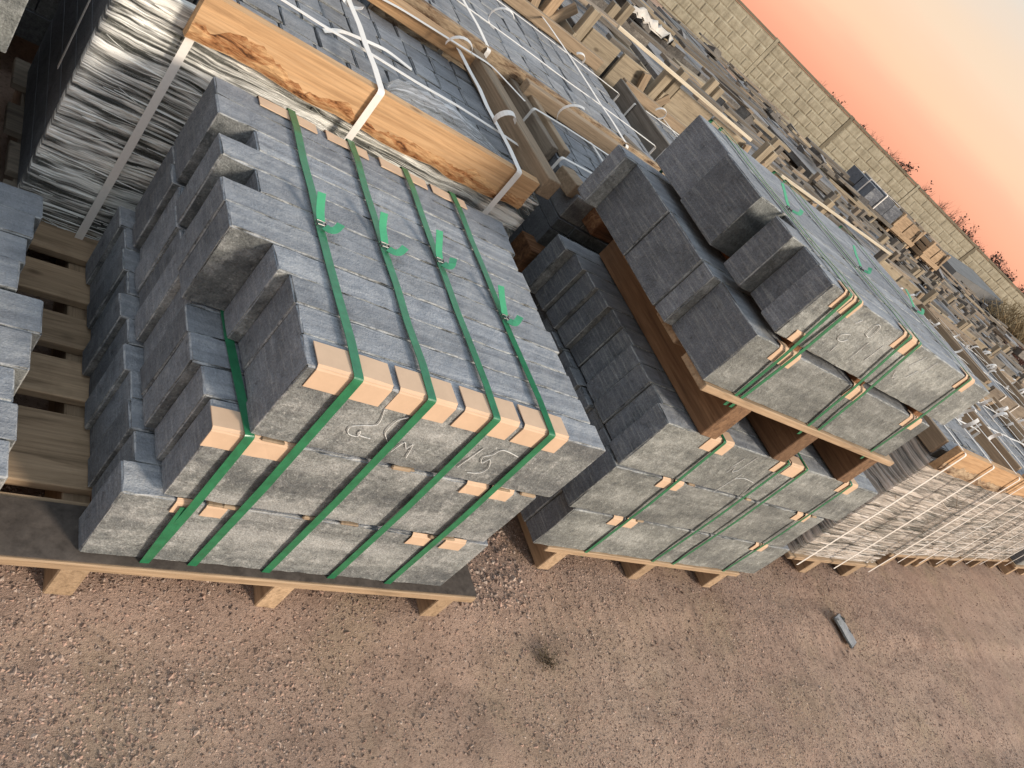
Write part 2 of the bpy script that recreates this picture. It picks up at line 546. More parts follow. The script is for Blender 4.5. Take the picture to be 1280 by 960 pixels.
def band_geo(pts, w, t, wdir, V, F):
    """flat strap along pts; wdir is the (constant or per-point) direction of its width"""
    pts = [Vector(p) for p in pts]
    n = len(pts)
    base = len(V)
    for i, p in enumerate(pts):
        a = pts[max(0, i - 1)]
        b = pts[min(n - 1, i + 1)]
        tg = (b - a).normalized()
        wd = Vector(wdir[i] if isinstance(wdir, list) else wdir)
        wd = (wd - tg * wd.dot(tg)).normalized()
        nn = tg.cross(wd).normalized()
        for s1, s2 in ((-1, -1), (1, -1), (1, 1), (-1, 1)):
            V.append(p + wd * (w / 2 * s1) + nn * (t / 2 * s2))
    for i in range(n - 1):
        o = base + i * 4
        for q in range(4):
            F.append((o + q, o + (q + 1) % 4, o + 4 + (q + 1) % 4, o + 4 + q))
    F.append((base + 3, base + 2, base + 1, base))
    o = base + (n - 1) * 4
    F.append((o, o + 1, o + 2, o + 3))


def band(name, mat, parent, pts, w, t=0.0012, wdir=(1, 0, 0), loc=(0, 0, 0)):
    V, F = [], []
    band_geo(pts, w, t, wdir, V, F)
    return link(name, mesh([tuple(v) for v in V], F, name='band'), mat, parent, loc)


def round_path(pts, r=0.012, n=4):
    """polyline with rounded inner corners"""
    pts = [Vector(p) for p in pts]
    o = [pts[0]]
    for i in range(1, len(pts) - 1):
        p = pts[i]
        a = (pts[i - 1] - p)
        b = (pts[i + 1] - p)
        ra = min(r, a.length * 0.45)
        rb = min(r, b.length * 0.45)
        a = p + a.normalized() * ra
        b = p + b.normalized() * rb
        for k in range(n + 1):
            t = k / n
            o.append(a * (1 - t) ** 2 + p * 2 * t * (1 - t) + b * t * t)
    o.append(pts[-1])
    return o


def sag(p, q, n, amp, rnd, ax=(0, 0, 1)):
    p, q = Vector(p), Vector(q)
    ax = Vector(ax)
    ph = rnd.random() * 6
    return [p.lerp(q, i / n) + ax * (amp * math.sin(PI * i / n) * (0.6 + 0.4 * math.sin(ph + i))) for i in range(n + 1)]


def tube_geo(pts, r, V, F, sides=5, taper=1.0):
    pts = [Vector(p) for p in pts]
    n = len(pts)
    base = len(V)
    for i, p in enumerate(pts):
        tg = (pts[min(n - 1, i + 1)] - pts[max(0, i - 1)]).normalized()
        u = tg.orthogonal().normalized()
        vv = tg.cross(u)
        rr = r * (1 + (taper - 1) * i / max(1, n - 1))
        for s in range(sides):
            a = 2 * PI * s / sides
            V.append(p + u * (rr * math.cos(a)) + vv * (rr * math.sin(a)))
    for i in range(n - 1):
        for s in range(sides):
            F.append((base + i * sides + s, base + i * sides + (s + 1) % sides, base + (i + 1) * sides + (s + 1) % sides, base + (i + 1) * sides + s))
    F.append(tuple(base + s for s in range(sides))[::-1])
    F.append(tuple(base + (n - 1) * sides + s for s in range(sides)))


def curl_pts(c, r, a0, a1, ux, uz, n=10, lift=0.0):
    """arc round c in the plane of ux, uz"""
    ux, uz, c = Vector(ux), Vector(uz), Vector(c)
    o = []
    for i in range(n + 1):
        t = i / n
        a = a0 + (a1 - a0) * t
        o.append(c + ux * (r * math.cos(a)) + uz * (r * math.sin(a)) + Vector((0, 0, lift * t)))
    return o


def corner_card(parent, x0, x1, yf, zt, fd=0.05, fh=0.05, t=0.0026, back=False, name='cardboard_corner'):
    """folded cardboard angle over the long front (or back) top edge"""
    s = -1 if back else 1
    y = yf
    prof = [(y + s * fd, zt + t), (y + s * 0.004, zt + t), (y - s * t, zt - 0.006), (y - s * t, zt - fh),
            (y - s * 0.0006, zt - fh), (y - s * 0.0006, zt - 0.002), (y + s * 0.003, zt + 0.0006), (y + s * fd, zt + 0.0006)]
    V, F = [], []
    nseg = 3
    for i in range(nseg + 1):
        x = x0 + (x1 - x0) * i / nseg
        for p in prof:
            V.append((x, p[0] + random.uniform(-0.0008, 0.0004) * s, p[1] + random.uniform(-0.0006, 0.0006)))
    k = len(prof)
    for i in range(nseg):
        for q in range(k):
            F.append((i * k + q, i * k + (q + 1) % k, (i + 1) * k + (q + 1) % k, (i + 1) * k + q))
    F.append(tuple(range(k)))
    F.append(tuple(nseg * k + q for q in range(k))[::-1])
    return link(name, mesh(V, F, name='card'), 'card', parent)


def pallet(label, x0, x1, y0, y1, zdeck, boards, stringers, loc=(0, 0, 0), rotz=0.0, mat='pallet', group='wooden pallets under the stacks',
           sh=0.098, th=0.022, sw=0.07, smat=None, seed=1):
    rnd = random.Random(seed)
    t = thing('wooden_pallet', label, 'pallet', (loc[0], loc[1], loc[2] + zdeck - th - sh), rotz, group)
    for (a, b) in boards:
        board('deck_board', mat, t, ((x0 + x1) / 2 + rnd.uniform(-.008, .008), (a + b) / 2, sh + th / 2 + 0.0005), x1 - x0 + rnd.uniform(-.015, .015), b - a, th, rz=rnd.uniform(-.004, .004), rnd=rnd)
    for xs in stringers:
        o = board('stringer', smat or mat, t, (xs, (y0 + y1) / 2, sh / 2), y1 - y0 - 0.005, sw, sh - 0.001, rz=PI / 2, rnd=rnd)
    return t


def kerb(parent, x0, x1, y0, y1, z0, z1, rnd, mat='kerb', name='kerb_stone', gap=0.0004, seg=0.06, chip=0.0024):
    L, T, H = x1 - x0, y1 - y0 - gap, z1 - z0 - 0.001
    me = stone_mesh(L, T, H, rnd, seg=seg, chip=chip)
    flip = PI if rnd.random() < 0.5 else 0.0
    return link(name, me, mat, parent, ((x0 + x1) / 2, (y0 + y1) / 2 + rnd.uniform(-.0004, .0004), (z0 + z1) / 2), (0, 0, flip + rnd.uniform(-.0015, .0015)))


def strap_buckle(parent_strap, x, y, z, sgn, tail_mat='greent', w=0.016, seed=0, tail=0.05):
    rnd = random.Random(seed)
    V, F = [], []
    for k in range(2):
        yy = y + k * 0.012
        tube_geo([(x - w * 0.62, yy, z + 0.001), (x - w * 0.62, yy, z + 0.006), (x + w * 0.62, yy + 0.002, z + 0.006), (x + w * 0.62, yy + 0.002, z + 0.001)], 0.0014, V, F)
    tube_geo([(x - w * 0.62, y, z + 0.003), (x - w * 0.62, y + 0.012, z + 0.003)], 0.0014, V, F)
    tube_geo([(x + w * 0.62, y, z + 0.003), (x + w * 0.62, y + 0.014, z + 0.003)], 0.0014, V, F)
    link('buckle', mesh([tuple(v) for v in V], F, name='buckle'), 'wire', parent_strap)
    # one tail runs back along the strap and lifts, the other curls out sideways
    p = [(x - 0.002, y + 0.012, z + 0.006), (x - 0.004, y + 0.03, z + 0.012), (x - 0.006, y + 0.05, z + 0.016 + 0.01 * rnd.random()), (x - 0.007, y + 0.05 + tail * 0.7, z + 0.022 + 0.015 * rnd.random())]
    band('strap_tail', tail_mat, parent_strap, round_path(p, 0.01, 3), w, 0.001, (1, 0, 0.15))
    q = rnd.uniform(.6, 1.0)
    p = [(x + 0.004, y - 0.002, z + 0.006), (x + 0.016 * q, y - 0.014, z + 0.010), (x + 0.030 * q, y - 0.012 + .01 * rnd.random(), z + 0.014), (x + 0.043 * q, y - 0.004 + .02 * rnd.random(), z + 0.02)]
    band('strap_tail', tail_mat, parent_strap, round_path(p, 0.01, 3), w * 0.95, 0.001, (0.35, 0.9, 0.25))


def strap_over(parent, x, yf, yb, zt, zb, w=0.017, mat='green', off=0.0075, dx=0.0, loc=(0, 0, 0), name='strap', backdrop=0.25, rnd=random):
    """strap up the front, over the top and down the back"""
    pts = [(x + dx, yf - 0.004, zb), (x + dx * 0.5, yf - off - 0.003, (zt + zb) / 2), (x, yf - off, zt + off * 0.6), (x, yf + 0.08, zt + off)]
    for i in range(1, 6):
        y = yf + 0.08 + (yb - yf - 0.16) * i / 6
        pts.append((x + rnd.uniform(-.002, .002), y, zt + 0.0035 + rnd.uniform(0, .0015)))
    pts += [(x, yb - 0.08, zt + off), (x, yb + off, zt + off * 0.6), (x, yb + off, zt - backdrop)]
    p = round_path(pts, 0.006, 3)
    return band(name, mat, parent, p, w, 0.0011, (1, 0, 0), loc)


def chalk(parent, strokes, y, name='chalk_stroke', w=0.0014):
    for st in strokes:
        V, F = [], []
        pts = [Vector((x, y, z)) for x, z in st]
        # smooth by Catmull-Rom
        P = [pts[0]] + pts + [pts[-1]]
        o = []
        for i in range(1, len(P) - 2):
            for k in range(5):
                t = k / 5
                a, b, c, d = P[i - 1], P[i], P[i + 1], P[i + 2]
                o.append(0.5 * ((2 * b) + (c - a) * t + (2 * a - 5 * b + 4 * c - d) * t * t + (3 * b - a - 3 * c + d) * t ** 3))
        o.append(pts[-1])
        n = len(o)
        base = len(V)
        for i, p in enumerate(o):
            tg = (o[min(n - 1, i + 1)] - o[max(0, i - 1)])
            if tg.length < 1e-6:
                tg = Vector((1, 0, 0))
            tg.normalize()
            sd_ = Vector((-tg.z, 0, tg.x)) * (w / 2 * random.uniform(0.5, 1.2))
            V += [p + sd_ + Vector((0, 0.0012, 0)), p - sd_ + Vector((0, 0.0012, 0)), p - sd_ - Vector((0, .0004, 0)), p + sd_ - Vector((0, .0004, 0))]
        for i in range(n - 1):
            q = base + 4 * i
            for s in range(4):
                F.append((q + s, q + (s + 1) % 4, q + 4 + (s + 1) % 4, q + 4 + s))
        link(name, mesh([tuple(v) for v in V], F, name='chalk'), 'chalk', parent)


# ------------------------------------------------------------------ ground
def ground_h(x, y):
    h = 0.010 * noise.noise((x * 1.3, y * 1.3, 0.3)) + 0.006 * noise.noise((x * 5, y * 5, 2.1)) + 0.0035 * noise.noise((x * 17, y * 17, 4.0))
    # wheel ruts running in front of the stacks
    for yc, d in ((-0.02, 0.016), (-0.55, 0.014)):
        yy = y - yc - 0.03 * math.sin(x * 0.9)
        if x > 0.9:
            h -= d * math.exp(-(yy / 0.09) ** 2) * min(1, (x - 0.9) * 2)
            h += 0.003 * math.exp(-(yy / 0.10) ** 2) * math.sin(x * 95 + 8 * noise.noise((x * 2, y * 3, 1))) * min(1, (x - 0.9) * 2)
    # dirt heaped against the pallets
    h += 0.020 * math.exp(-((x - 0.98) / 0.16) ** 2 - ((y - 0.02) / 0.12) ** 2)
    # soil banked up along the front of the pallets
    h += 0.026 * math.exp(-((y - 0.03) / 0.11) ** 2) * (1 if x < 1.1 else 0.7)
    h += 0.006 * noise.noise((x * 2.6 + 3, y * 9, 7.7))
    if -0.02 < y < 0.3 and 3.3 < x < 3.5:
        h -= 0.012 * math.exp(-((x - 3.41 - 0.02 * math.sin(y * 20)) / 0.012) ** 2)
    fade = 1.0 / (1.0 + max(0.0, math.hypot(x - 2, y) - 8) * 0.2)
    return h * fade - 0.008


def graded(a, b, step, lo, hi):
    o = []
    x = a
    while x < b:
        o.append(x)
        x += step
    o.append(b)
    s = step
    x = b
    while x < hi:
        s *= 1.35
        x += s
        o.append(min(x, hi))
    s = step
    x = a
    pre = []
    while x > lo:
        s *= 1.35
        x -= s
        pre.append(max(x, lo))
    return pre[::-1] + o


gx = graded(-0.6, 5.2, 0.016, -600, 600)
gy = graded(-1.3, 0.6, 0.016, -600, 600)
GV = [(x, y, ground_h(x, y)) for y in gy for x in gx]
nx = len(gx)
GF = [(j * nx + i, j * nx + i + 1, (j + 1) * nx + i + 1, (j + 1) * nx + i) for j in range(len(gy) - 1) for i in range(nx - 1)]
g = link('ground', mesh(GV, GF, True, 'ground'), 'ground')
g['kind'] = 'structure'


def gravel():
    rnd = random.Random(5)
    V, F, C = [], [], []
    tones = [(0.34, 0.235, 0.178), (0.29, 0.198, 0.15), (0.37, 0.272, 0.212), (0.22, 0.15, 0.113), (0.41, 0.315, 0.25), (0.33, 0.22, 0.168), (0.25, 0.19, 0.155), (0.30, 0.205, 0.152), (0.17, 0.12, 0.092), (0.36, 0.235, 0.178)]
    octa = [(1, 0, 0), (0, 1, 0), (-1, 0, 0), (0, -1, 0), (0, 0, 1), (0, 0, -1)]
    of = [(0, 1, 4), (1, 2, 4), (2, 3, 4), (3, 0, 4), (1, 0, 5), (2, 1, 5), (3, 2, 5), (0, 3, 5)]

    def put(x, y, r):
        pt = noise.noise((x * 1.7, y * 2.6, 5.5)) + .5 * noise.noise((x * 5, y * 7, 1.5))
        if r < .0042 and rnd.random() < .25 - pt * .9:
            return
        h = ground_h(x, y)
        a = rnd.random() * 6.28
        ca, sa = math.cos(a), math.sin(a)
        sx, sy, sz = r * rnd.uniform(.7, 1.5), r * rnd.uniform(.6, 1.1), r * rnd.uniform(.4, .9)
        b = len(V)
        tx, ty = rnd.uniform(-.6, .6), rnd.uniform(-.6, .6)
        for p in octa:
            px, py, pz = (p[0] + rnd.uniform(-.3, .3)) * sx, (p[1] + rnd.uniform(-.3, .3)) * sy, (p[2] + rnd.uniform(-.2, .2)) * sz
            pz += px * tx * .5 + py * ty * .5
            V.append((x + px * ca - py * sa, y + px * sa + py * ca, h + pz + sz * 0.15))
        F.extend([(i + b, j + b, k + b) for i, j, k in of])
        c = rnd.choice(tones)
        f = rnd.uniform(1.0, 1.42) * (1 + .22 * pt)
        C.extend([(c[0] * f, c[1] * f, c[2] * f, 1)] * 6)
    for _ in range(125000):
        x = -0.45 + 5.2 * rnd.random() ** 1.7
        y = rnd.uniform(-0.95, 0.42)
        r = 0.0014 + 0.0032 * rnd.random() ** 2.0
        put(x, y, r)
    for _ in range(420):
        x = -0.45 + 4.5 * rnd.random() ** 1.4
        put(x, rnd.uniform(-0.9, 0.35), rnd.uniform(.004, .0085))
    for _ in range(9000):
        x = rnd.uniform(3.0, 9)
        put(x, rnd.uniform(-1.2, 0.7), rnd.uniform(.002, .006))
    for _ in range(500):      # between the pallets
        put(rnd.uniform(0.95, 1.3), rnd.uniform(0.0, 0.5), rnd.uniform(.003, .010))
    me = mesh(V, F, name='gravel')
    at = me.color_attributes.new('tone', 'FLOAT_COLOR', 'POINT')
    at.data.foreach_set('color', [q for c in C for q in c])
    o = link('gravel', me, 'gravel')
    o['kind'] = 'stuff'
    tag(o, 'fine pinkish brown gravel strewn over the dirt yard', 'gravel')


gravel()

# ------------------------------------------------------------------ concrete wall
WYAW = math.radians(-19)
WD = 26.25
wn = Vector((-math.sin(WYAW), math.cos(WYAW), 0))
wdv = Vector((math.cos(WYAW), math.sin(WYAW), 0))
wfoot = Vector((CAM_LOC[0], CAM_LOC[1], 0)) + wn * WD
WTOP = CAM_LOC[2] + 0.13
wall = thing('concrete_wall', 'long beige precast concrete wall with brick-like relief panels behind the yard', 'wall', wfoot, WYAW)


def wall_panel_mesh(seed):
    rnd = random.Random(seed)
    V, F = [], []
    Wp, Hp = 3.86, WTOP - 0.08
    base = 0.0
    V += [(-Wp / 2, base, 0), (Wp / 2, base, 0), (Wp / 2, base, Hp), (-Wp / 2, base, Hp), (-Wp / 2, .14, 0), (Wp / 2, .14, 0), (Wp / 2, .14, Hp), (-Wp / 2, .14, Hp)]
    F += [(0, 1, 2, 3), (1, 5, 6, 2), (5, 4, 7, 6), (4, 0, 3, 7), (3, 2, 6, 7)]
    rows, cols = 5, 6
    rh, cw = (Hp - 0.1) / rows, Wp / cols
    for r in range(rows):
        for c in range(-1, cols):
            x0 = -Wp / 2 + c * cw + (cw / 2 if r % 2 else 0)
            x1 = min(x0 + cw, Wp / 2) - 0.012
            x0 = max(x0, -Wp / 2) + 0.012
            if x1 - x0 < 0.08:
                continue
            z0, z1 = 0.05 + r * rh + 0.012, 0.05 + (r + 1) * rh - 0.012
            b = len(V)
            i = 0.03
            dpt = -0.012 - rnd.uniform(0, .010)
            V += [(x0, -.001, z0), (x1, -.001, z0), (x1, -.001, z1), (x0, -.001, z1), (x0 + i, dpt, z0 + i), (x1 - i, dpt, z0 + i), (x1 - i, dpt, z1 - i), (x0 + i, dpt, z1 - i)]
            F += [(b + 4, b + 5, b + 6, b + 7)] + [(b + q, b + (q + 1) % 4, b + 4 + (q + 1) % 4, b + 4 + q) for q in range(4)]
    return mesh(V, F, name='wall_panel')


pm = [wall_panel_mesh(s) for s in range(3)]
for k in range(-4, 14):
    s0 = 12.53 + 4 * k
    link('wall_panel', pm[k % 3], 'concrete', wall, (s0 + 2, 0, 0.0), (random.uniform(-.006, .006), 0, random.uniform(-.004, .004)))
    board('wall_post', 'concrete_dark' if k % 2 else 'concrete', wall, (s0, 0.03, WTOP / 2), WTOP + 0.04, 0.10, 0.13, ry=PI / 2)
    board('cap_rail', 'concrete_dark', wall, (s0 + 2, 0.06, WTOP - 0.035), 3.86, 0.2, 0.075)

# ------------------------------------------------------------------ front kerb bundle and its pallet
pallet('long pale wooden pallet under the front green-strapped kerb bundle', -0.30, 0.955, -0.022, 0.90, 0.0,
       [(-.022, .113), (.14, .315), (.36, .465), (.505, .60), (.65, .75), (.795, .90)], [-0.23, 0.0, 0.42, 0.87], loc=(0, 0, Z0), mat='pallet', seed=3, sw=.052)

B1 = thing('kerb_bundle', 'front stack of dark grey kerb stones, three layers, wide green straps and cardboard corners', 'stone bundle', (0, 0, Z0), 0, 'bundles of kerb stones')
rnd = random.Random(11)
T1 = 0.0705
L3 = [.115, .119, .117, .095, .016, .013, .088, .022, .104, .028, .031]
L2 = [.057, .047, .028, .026, .034, .020, .030, .024, .036, .022, .030]
L1 = [-.007, .016, .008, .012, .002, .010, -.004, .012, .004, .010, .0]
R3 = [.848, .836, .833, .828, .838, .829, .830, .836, .824, .842, .850]
R2 = [.812, .82, .805, .815, .822, .81, .818, .808, .82, .815, .81]
R1 = [.834, .82, .84, .828, .835, .822, .83, .838, .826, .83, .835]
for lay, (z0, z1, LL, RR) in enumerate([(0.0045, .199, L1, R1), (.206, .398, L2, R2), (.402, .588, L3, R3)]):
    for i in range(11):
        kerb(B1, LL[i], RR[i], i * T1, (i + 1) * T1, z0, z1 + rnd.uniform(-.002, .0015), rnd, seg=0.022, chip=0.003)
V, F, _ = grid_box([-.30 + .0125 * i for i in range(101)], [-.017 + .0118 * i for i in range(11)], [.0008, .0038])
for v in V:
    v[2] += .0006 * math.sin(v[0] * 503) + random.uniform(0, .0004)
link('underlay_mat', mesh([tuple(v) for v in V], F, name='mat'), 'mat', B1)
# thin wooden spacers between the layers
for z in (.2025, .400):
    for x in (.16, .44, .70):
        board('spacer', 'tan', B1, (x, 0.37, z), 0.75, 0.045, 0.0045, rz=PI / 2, rnd=rnd)
for x0, x1 in ((.132, .278), (.293, .421), (.441, .580), (.594, .722)):
    corner_card(B1, x0, x1, 0, .590, .054, .048)
    corner_card(B1, x0 + rnd.uniform(-.01, .01), x1 - rnd.uniform(0, .02), 11 * T1, .590, .038, .04, back=True)
corner_card(B1, .052, .112, 0, .400, .045, .044)
corner_card(B1, .118, .205, -0.001, .3985, .02, .044)
for x0, x1, z in ((.085, .125, .2), (.14, .18, .2), (.60, .66, .4), (.668, .735, .4), (.605, .66, .2), (.70, .76, .2)):
    corner_card(B1, x0, x1, -0.0015, z + .001, .004, .034)
for x, z in ((.19, .2025), (.355, .2025), (.43, .4), (.67, .2025), (.775, .4)):
    board('wood_chip', 'tan', B1, (x, -0.001, z), .045, .008, .009, rnd=rnd)
SX = [.205, .358, .514, .666]
BY = [.376, .394, .427, .314]
for k, (x, y) in enumerate(zip(SX, BY)):
    st = strap_over(B1, x, 0, 11 * T1, .590, -.022, dx=(-.002, .003, .004, .006)[k], w=.0185, rnd=rnd)
    strap_buckle(st, x, y, .5945, 1, seed=k, w=.017, tail=(.02, .035, .03, .045)[k])
# fifth strap, lying on the second layer where the top one is shorter
band('strap', 'green', B1, round_path([(.112, -.006, -.022), (.113, -.011, .2), (.114, -.007, .406), (.108, .1, .4035), (.100, .22, .4035), (.098, .35, .404)], .006, 3), .0175, .0011)
band('strap', 'green', B1, round_path([(.112, -.007, -.020), (.106, -.012, .08), (.104, -.008, .19)], .006, 3), .0175, .0011)
chalk(B1, [[(0.294, 0.54), (0.306, 0.501), (0.279, 0.488), (0.263, 0.478), (0.271, 0.461), (0.291, 0.46), (0.287, 0.475), (0.289, 0.464), (0.317, 0.461)],
           [(0.349, 0.535), (0.335, 0.523), (0.332, 0.502), (0.335, 0.483), (0.353, 0.464)],
           [(0.417, 0.433), (0.406, 0.471), (0.4, 0.458), (0.385, 0.472), (.377, .44)],
           [(0.554, 0.509), (0.54, 0.439)],
           [(0.649, 0.507), (0.6, 0.515), (0.587, 0.495), (0.572, 0.483), (0.583, 0.466), (0.593, 0.481), (0.61, 0.455), (0.601, 0.436), (0.573, 0.43)]], -.0035)

# ------------------------------------------------------------------ kerb bundle at the left edge
pallet('wooden pallet under the single-layer kerbs at the left picture edge', -1.5, -0.32, -0.02, 0.80, 0.0, [(-.02, .10), (.14, .30), (.36, .46), (.5, .6), (.68, .8)], [-1.42, -.9, -.40], loc=(0, 0, Z0), seed=4)
B0 = thing('kerb_bundle', 'single layer of grey kerb stones cut off by the left picture edge', 'stone bundle', (0, 0, Z0), 0, 'bundles of kerb stones')
ends = [(-.006, .067, -.178), (.067, .144, -.170), (.146, .222, -.179), (.222, .312, -.158), (.312, .402, -.143), (.408, .49, -.186), (.49, .565, -.176), (.565, .638, -.166), (.638, .712, -.152)]
for y0, y1, x in ends:
    kerb(B0, -1.05 + rnd.uniform(-.05, .05), x, y0, y1, .001, .2 + rnd.uniform(-.002, .003), rnd, seg=.035)

# ------------------------------------------------------------------ second front bundle (right), lower
Y2 = math.radians(0.75)
P2 = (1.2, 0.175, Z0)
pallet('low wooden pallet carrying the lower green-strapped bundle on the right', .11, 1.20, -0.005, .75, 0.0, [(-.005, .10), (.15, .27), (.32, .43), (.48, .6), (.64, .75)], [.20, .66, 1.13], loc=P2, rotz=Y2, seed=6, sw=.055)
B2 = thing('kerb_bundle', 'three-layer bundle of grey kerbs with thin green straps, lower of the two stacked bundles', 'stone bundle', P2, Y2, 'bundles of kerb stones')
rnd = random.Random(23)
T2 = .0725
M3 = [.008, .034, .026, .032, .046, .040, .018, .004, -.012, -.05]
for lay, (z0, z1, base, right) in enumerate([(.001, .185, .045, 1.315), (.190, .387, .010, 1.245), (.393, .582, 0, 1.335)]):
    for i in range(10):
        xl = M3[i] if lay == 2 else base + rnd.uniform(-.012, .03) * (i > 0)
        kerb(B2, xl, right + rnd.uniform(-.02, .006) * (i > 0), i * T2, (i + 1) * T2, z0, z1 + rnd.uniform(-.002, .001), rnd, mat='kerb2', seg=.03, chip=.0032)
for z in (.1875, .390):
    for x in (.27, .66, 1.08):
        board('spacer', 'tan', B2, (x, .36, z), .7, .045, .0042, rz=PI / 2, rnd=rnd)
for x in (.265, .635, .755, 1.085):
    st = strap_over(B2, x, 0, 10 * T2, .583, -.022, w=.013, dx=.02 if x < .3 else 0.0, rnd=rnd)
for x0, x1 in ((.205, .262), (.268, .325), (.595, .655), (.665, .775), (1.045, 1.095), (1.10, 1.15)):
    corner_card(B2, x0, x1, 0, .584, .04, .05)
for x0, x1, z in ((.22, .27, .388), (.28, .325, .388), (.22, .265, .186), (.285, .34, .186), (1.03, 1.075, .388), (1.09, 1.13, .388), (1.05, 1.09, .186), (1.10, 1.14, .186)):
    corner_card(B2, x0, x1, -.001, z + .001, .004, .036)
for x, z in ((.345, .188), (.36, .39), (.69, .39), (1.15, .39)):
    board('wood_chip', 'tan', B2, (x, .0, z), .035, .008, .008, rnd=rnd)
ox, oz = -1.2, 0
chalk(B2, [[(x + ox, z + oz) for x, z in s] for s in [
    [(1.63, 0.478), (1.635, 0.512), (1.65, 0.486), (1.668, 0.50)], [(1.70, 0.462), (1.736, 0.474), (1.80, 0.468)], [(1.676, 0.569), (1.665, 0.49)],
    [(1.704, 0.489), (1.685, 0.386)], [(1.81, 0.444), (1.825, 0.397)], [(1.623, 0.501), (1.629, 0.549)]]], -.003)

# ------------------------------------------------------------------ upper pallet and upper bundle
PU = (1.2, 0.172, Z0)
pallet('wooden pallet between the lower and the upper green-strapped bundles', -.03, 1.11, -.012, .72, .738, [(-.012, .10), (.15, .26), (.31, .41), (.46, .57), (.62, .72)], [.170, .56, .99], loc=PU, rotz=Y2, sh=.130, sw=.075, seed=8, smat='darkwood')
BU = thing('kerb_bundle', 'two-layer bundle of thick dark kerbs, topmost stack, thin green straps on right', 'stone bundle', PU, Y2, 'bundles of kerb stones')
rnd = random.Random(31)
for y0, y1, xl, xr in [(0, .185, -.052, 1.05), (.186, .245, -.082, 1.06), (.246, .435, -.088, 1.04), (.436, .64, -.094, 1.05), (.641, .70, -.142, 1.05)]:
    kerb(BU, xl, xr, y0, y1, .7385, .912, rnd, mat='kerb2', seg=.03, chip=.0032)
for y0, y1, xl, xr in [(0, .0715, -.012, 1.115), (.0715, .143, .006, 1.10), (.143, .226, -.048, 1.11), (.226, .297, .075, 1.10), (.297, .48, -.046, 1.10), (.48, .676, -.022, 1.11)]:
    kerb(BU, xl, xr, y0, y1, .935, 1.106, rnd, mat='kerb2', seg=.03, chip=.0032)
for x in (.12, .50, .93):
    board('spacer', 'bark', BU, (x, .34, .9235), .66, .05, .020, rz=PI / 2, rnd=rnd)
for x, d in ((.064, .035), (.116, 0.01), (.425, .075), (.495, .07), (.90, .03)):
    st = strap_over(BU, x, 0, .70, 1.107, .70, w=.013, dx=d, rnd=rnd)
    if x in (.116, .495, .90):
        strap_buckle(st, x + .003, .33 if x < .2 else .28, 1.111, 1, seed=int(x * 100), w=.012, tail=.04)
for x0, x1 in ((.045, .088), (.094, .145), (.40, .445), (.452, .52), (.875, .905), (.91, .955)):
    corner_card(BU, x0, x1, 0, 1.108, .035, .05)
for x0, x1 in ((.055, .095), (.10, .16), (.47, .52), (.50, .545), (.88, .92), (.93, .975)):
    corner_card(BU, x0, x1, 0, .914, .02, .045)
corner_card(BU, .04, .085, -.001, .972, .003, .034)
chalk(BU, [[(x - 1.2, z) for x, z in s] for s in [
    [(1.422, 1.028), (1.394, 1.019), (1.398, 1.002), (1.42, 1.002), (1.434, 1.014)], [(1.468, 1.05), (1.495, 1.049), (1.488, 1.084), (1.465, 1.083), (1.471, 1.051)],
    [(1.516, 1.036), (1.522, 0.972)], [(1.58, 1.049), (1.58, 0.989)], [(1.39, 1.057), (1.402, 1.074)], [(1.748, 1.011), (1.772, 0.988), (1.776, 1.0)],
    [(1.871, 1.092), (1.865, 1.042)], [(1.796, 1.087), (1.776, 1.04)], [(1.839, 1.043), (1.823, 1.007)], [(1.42, .99), (1.425, .965)]]], -.003)


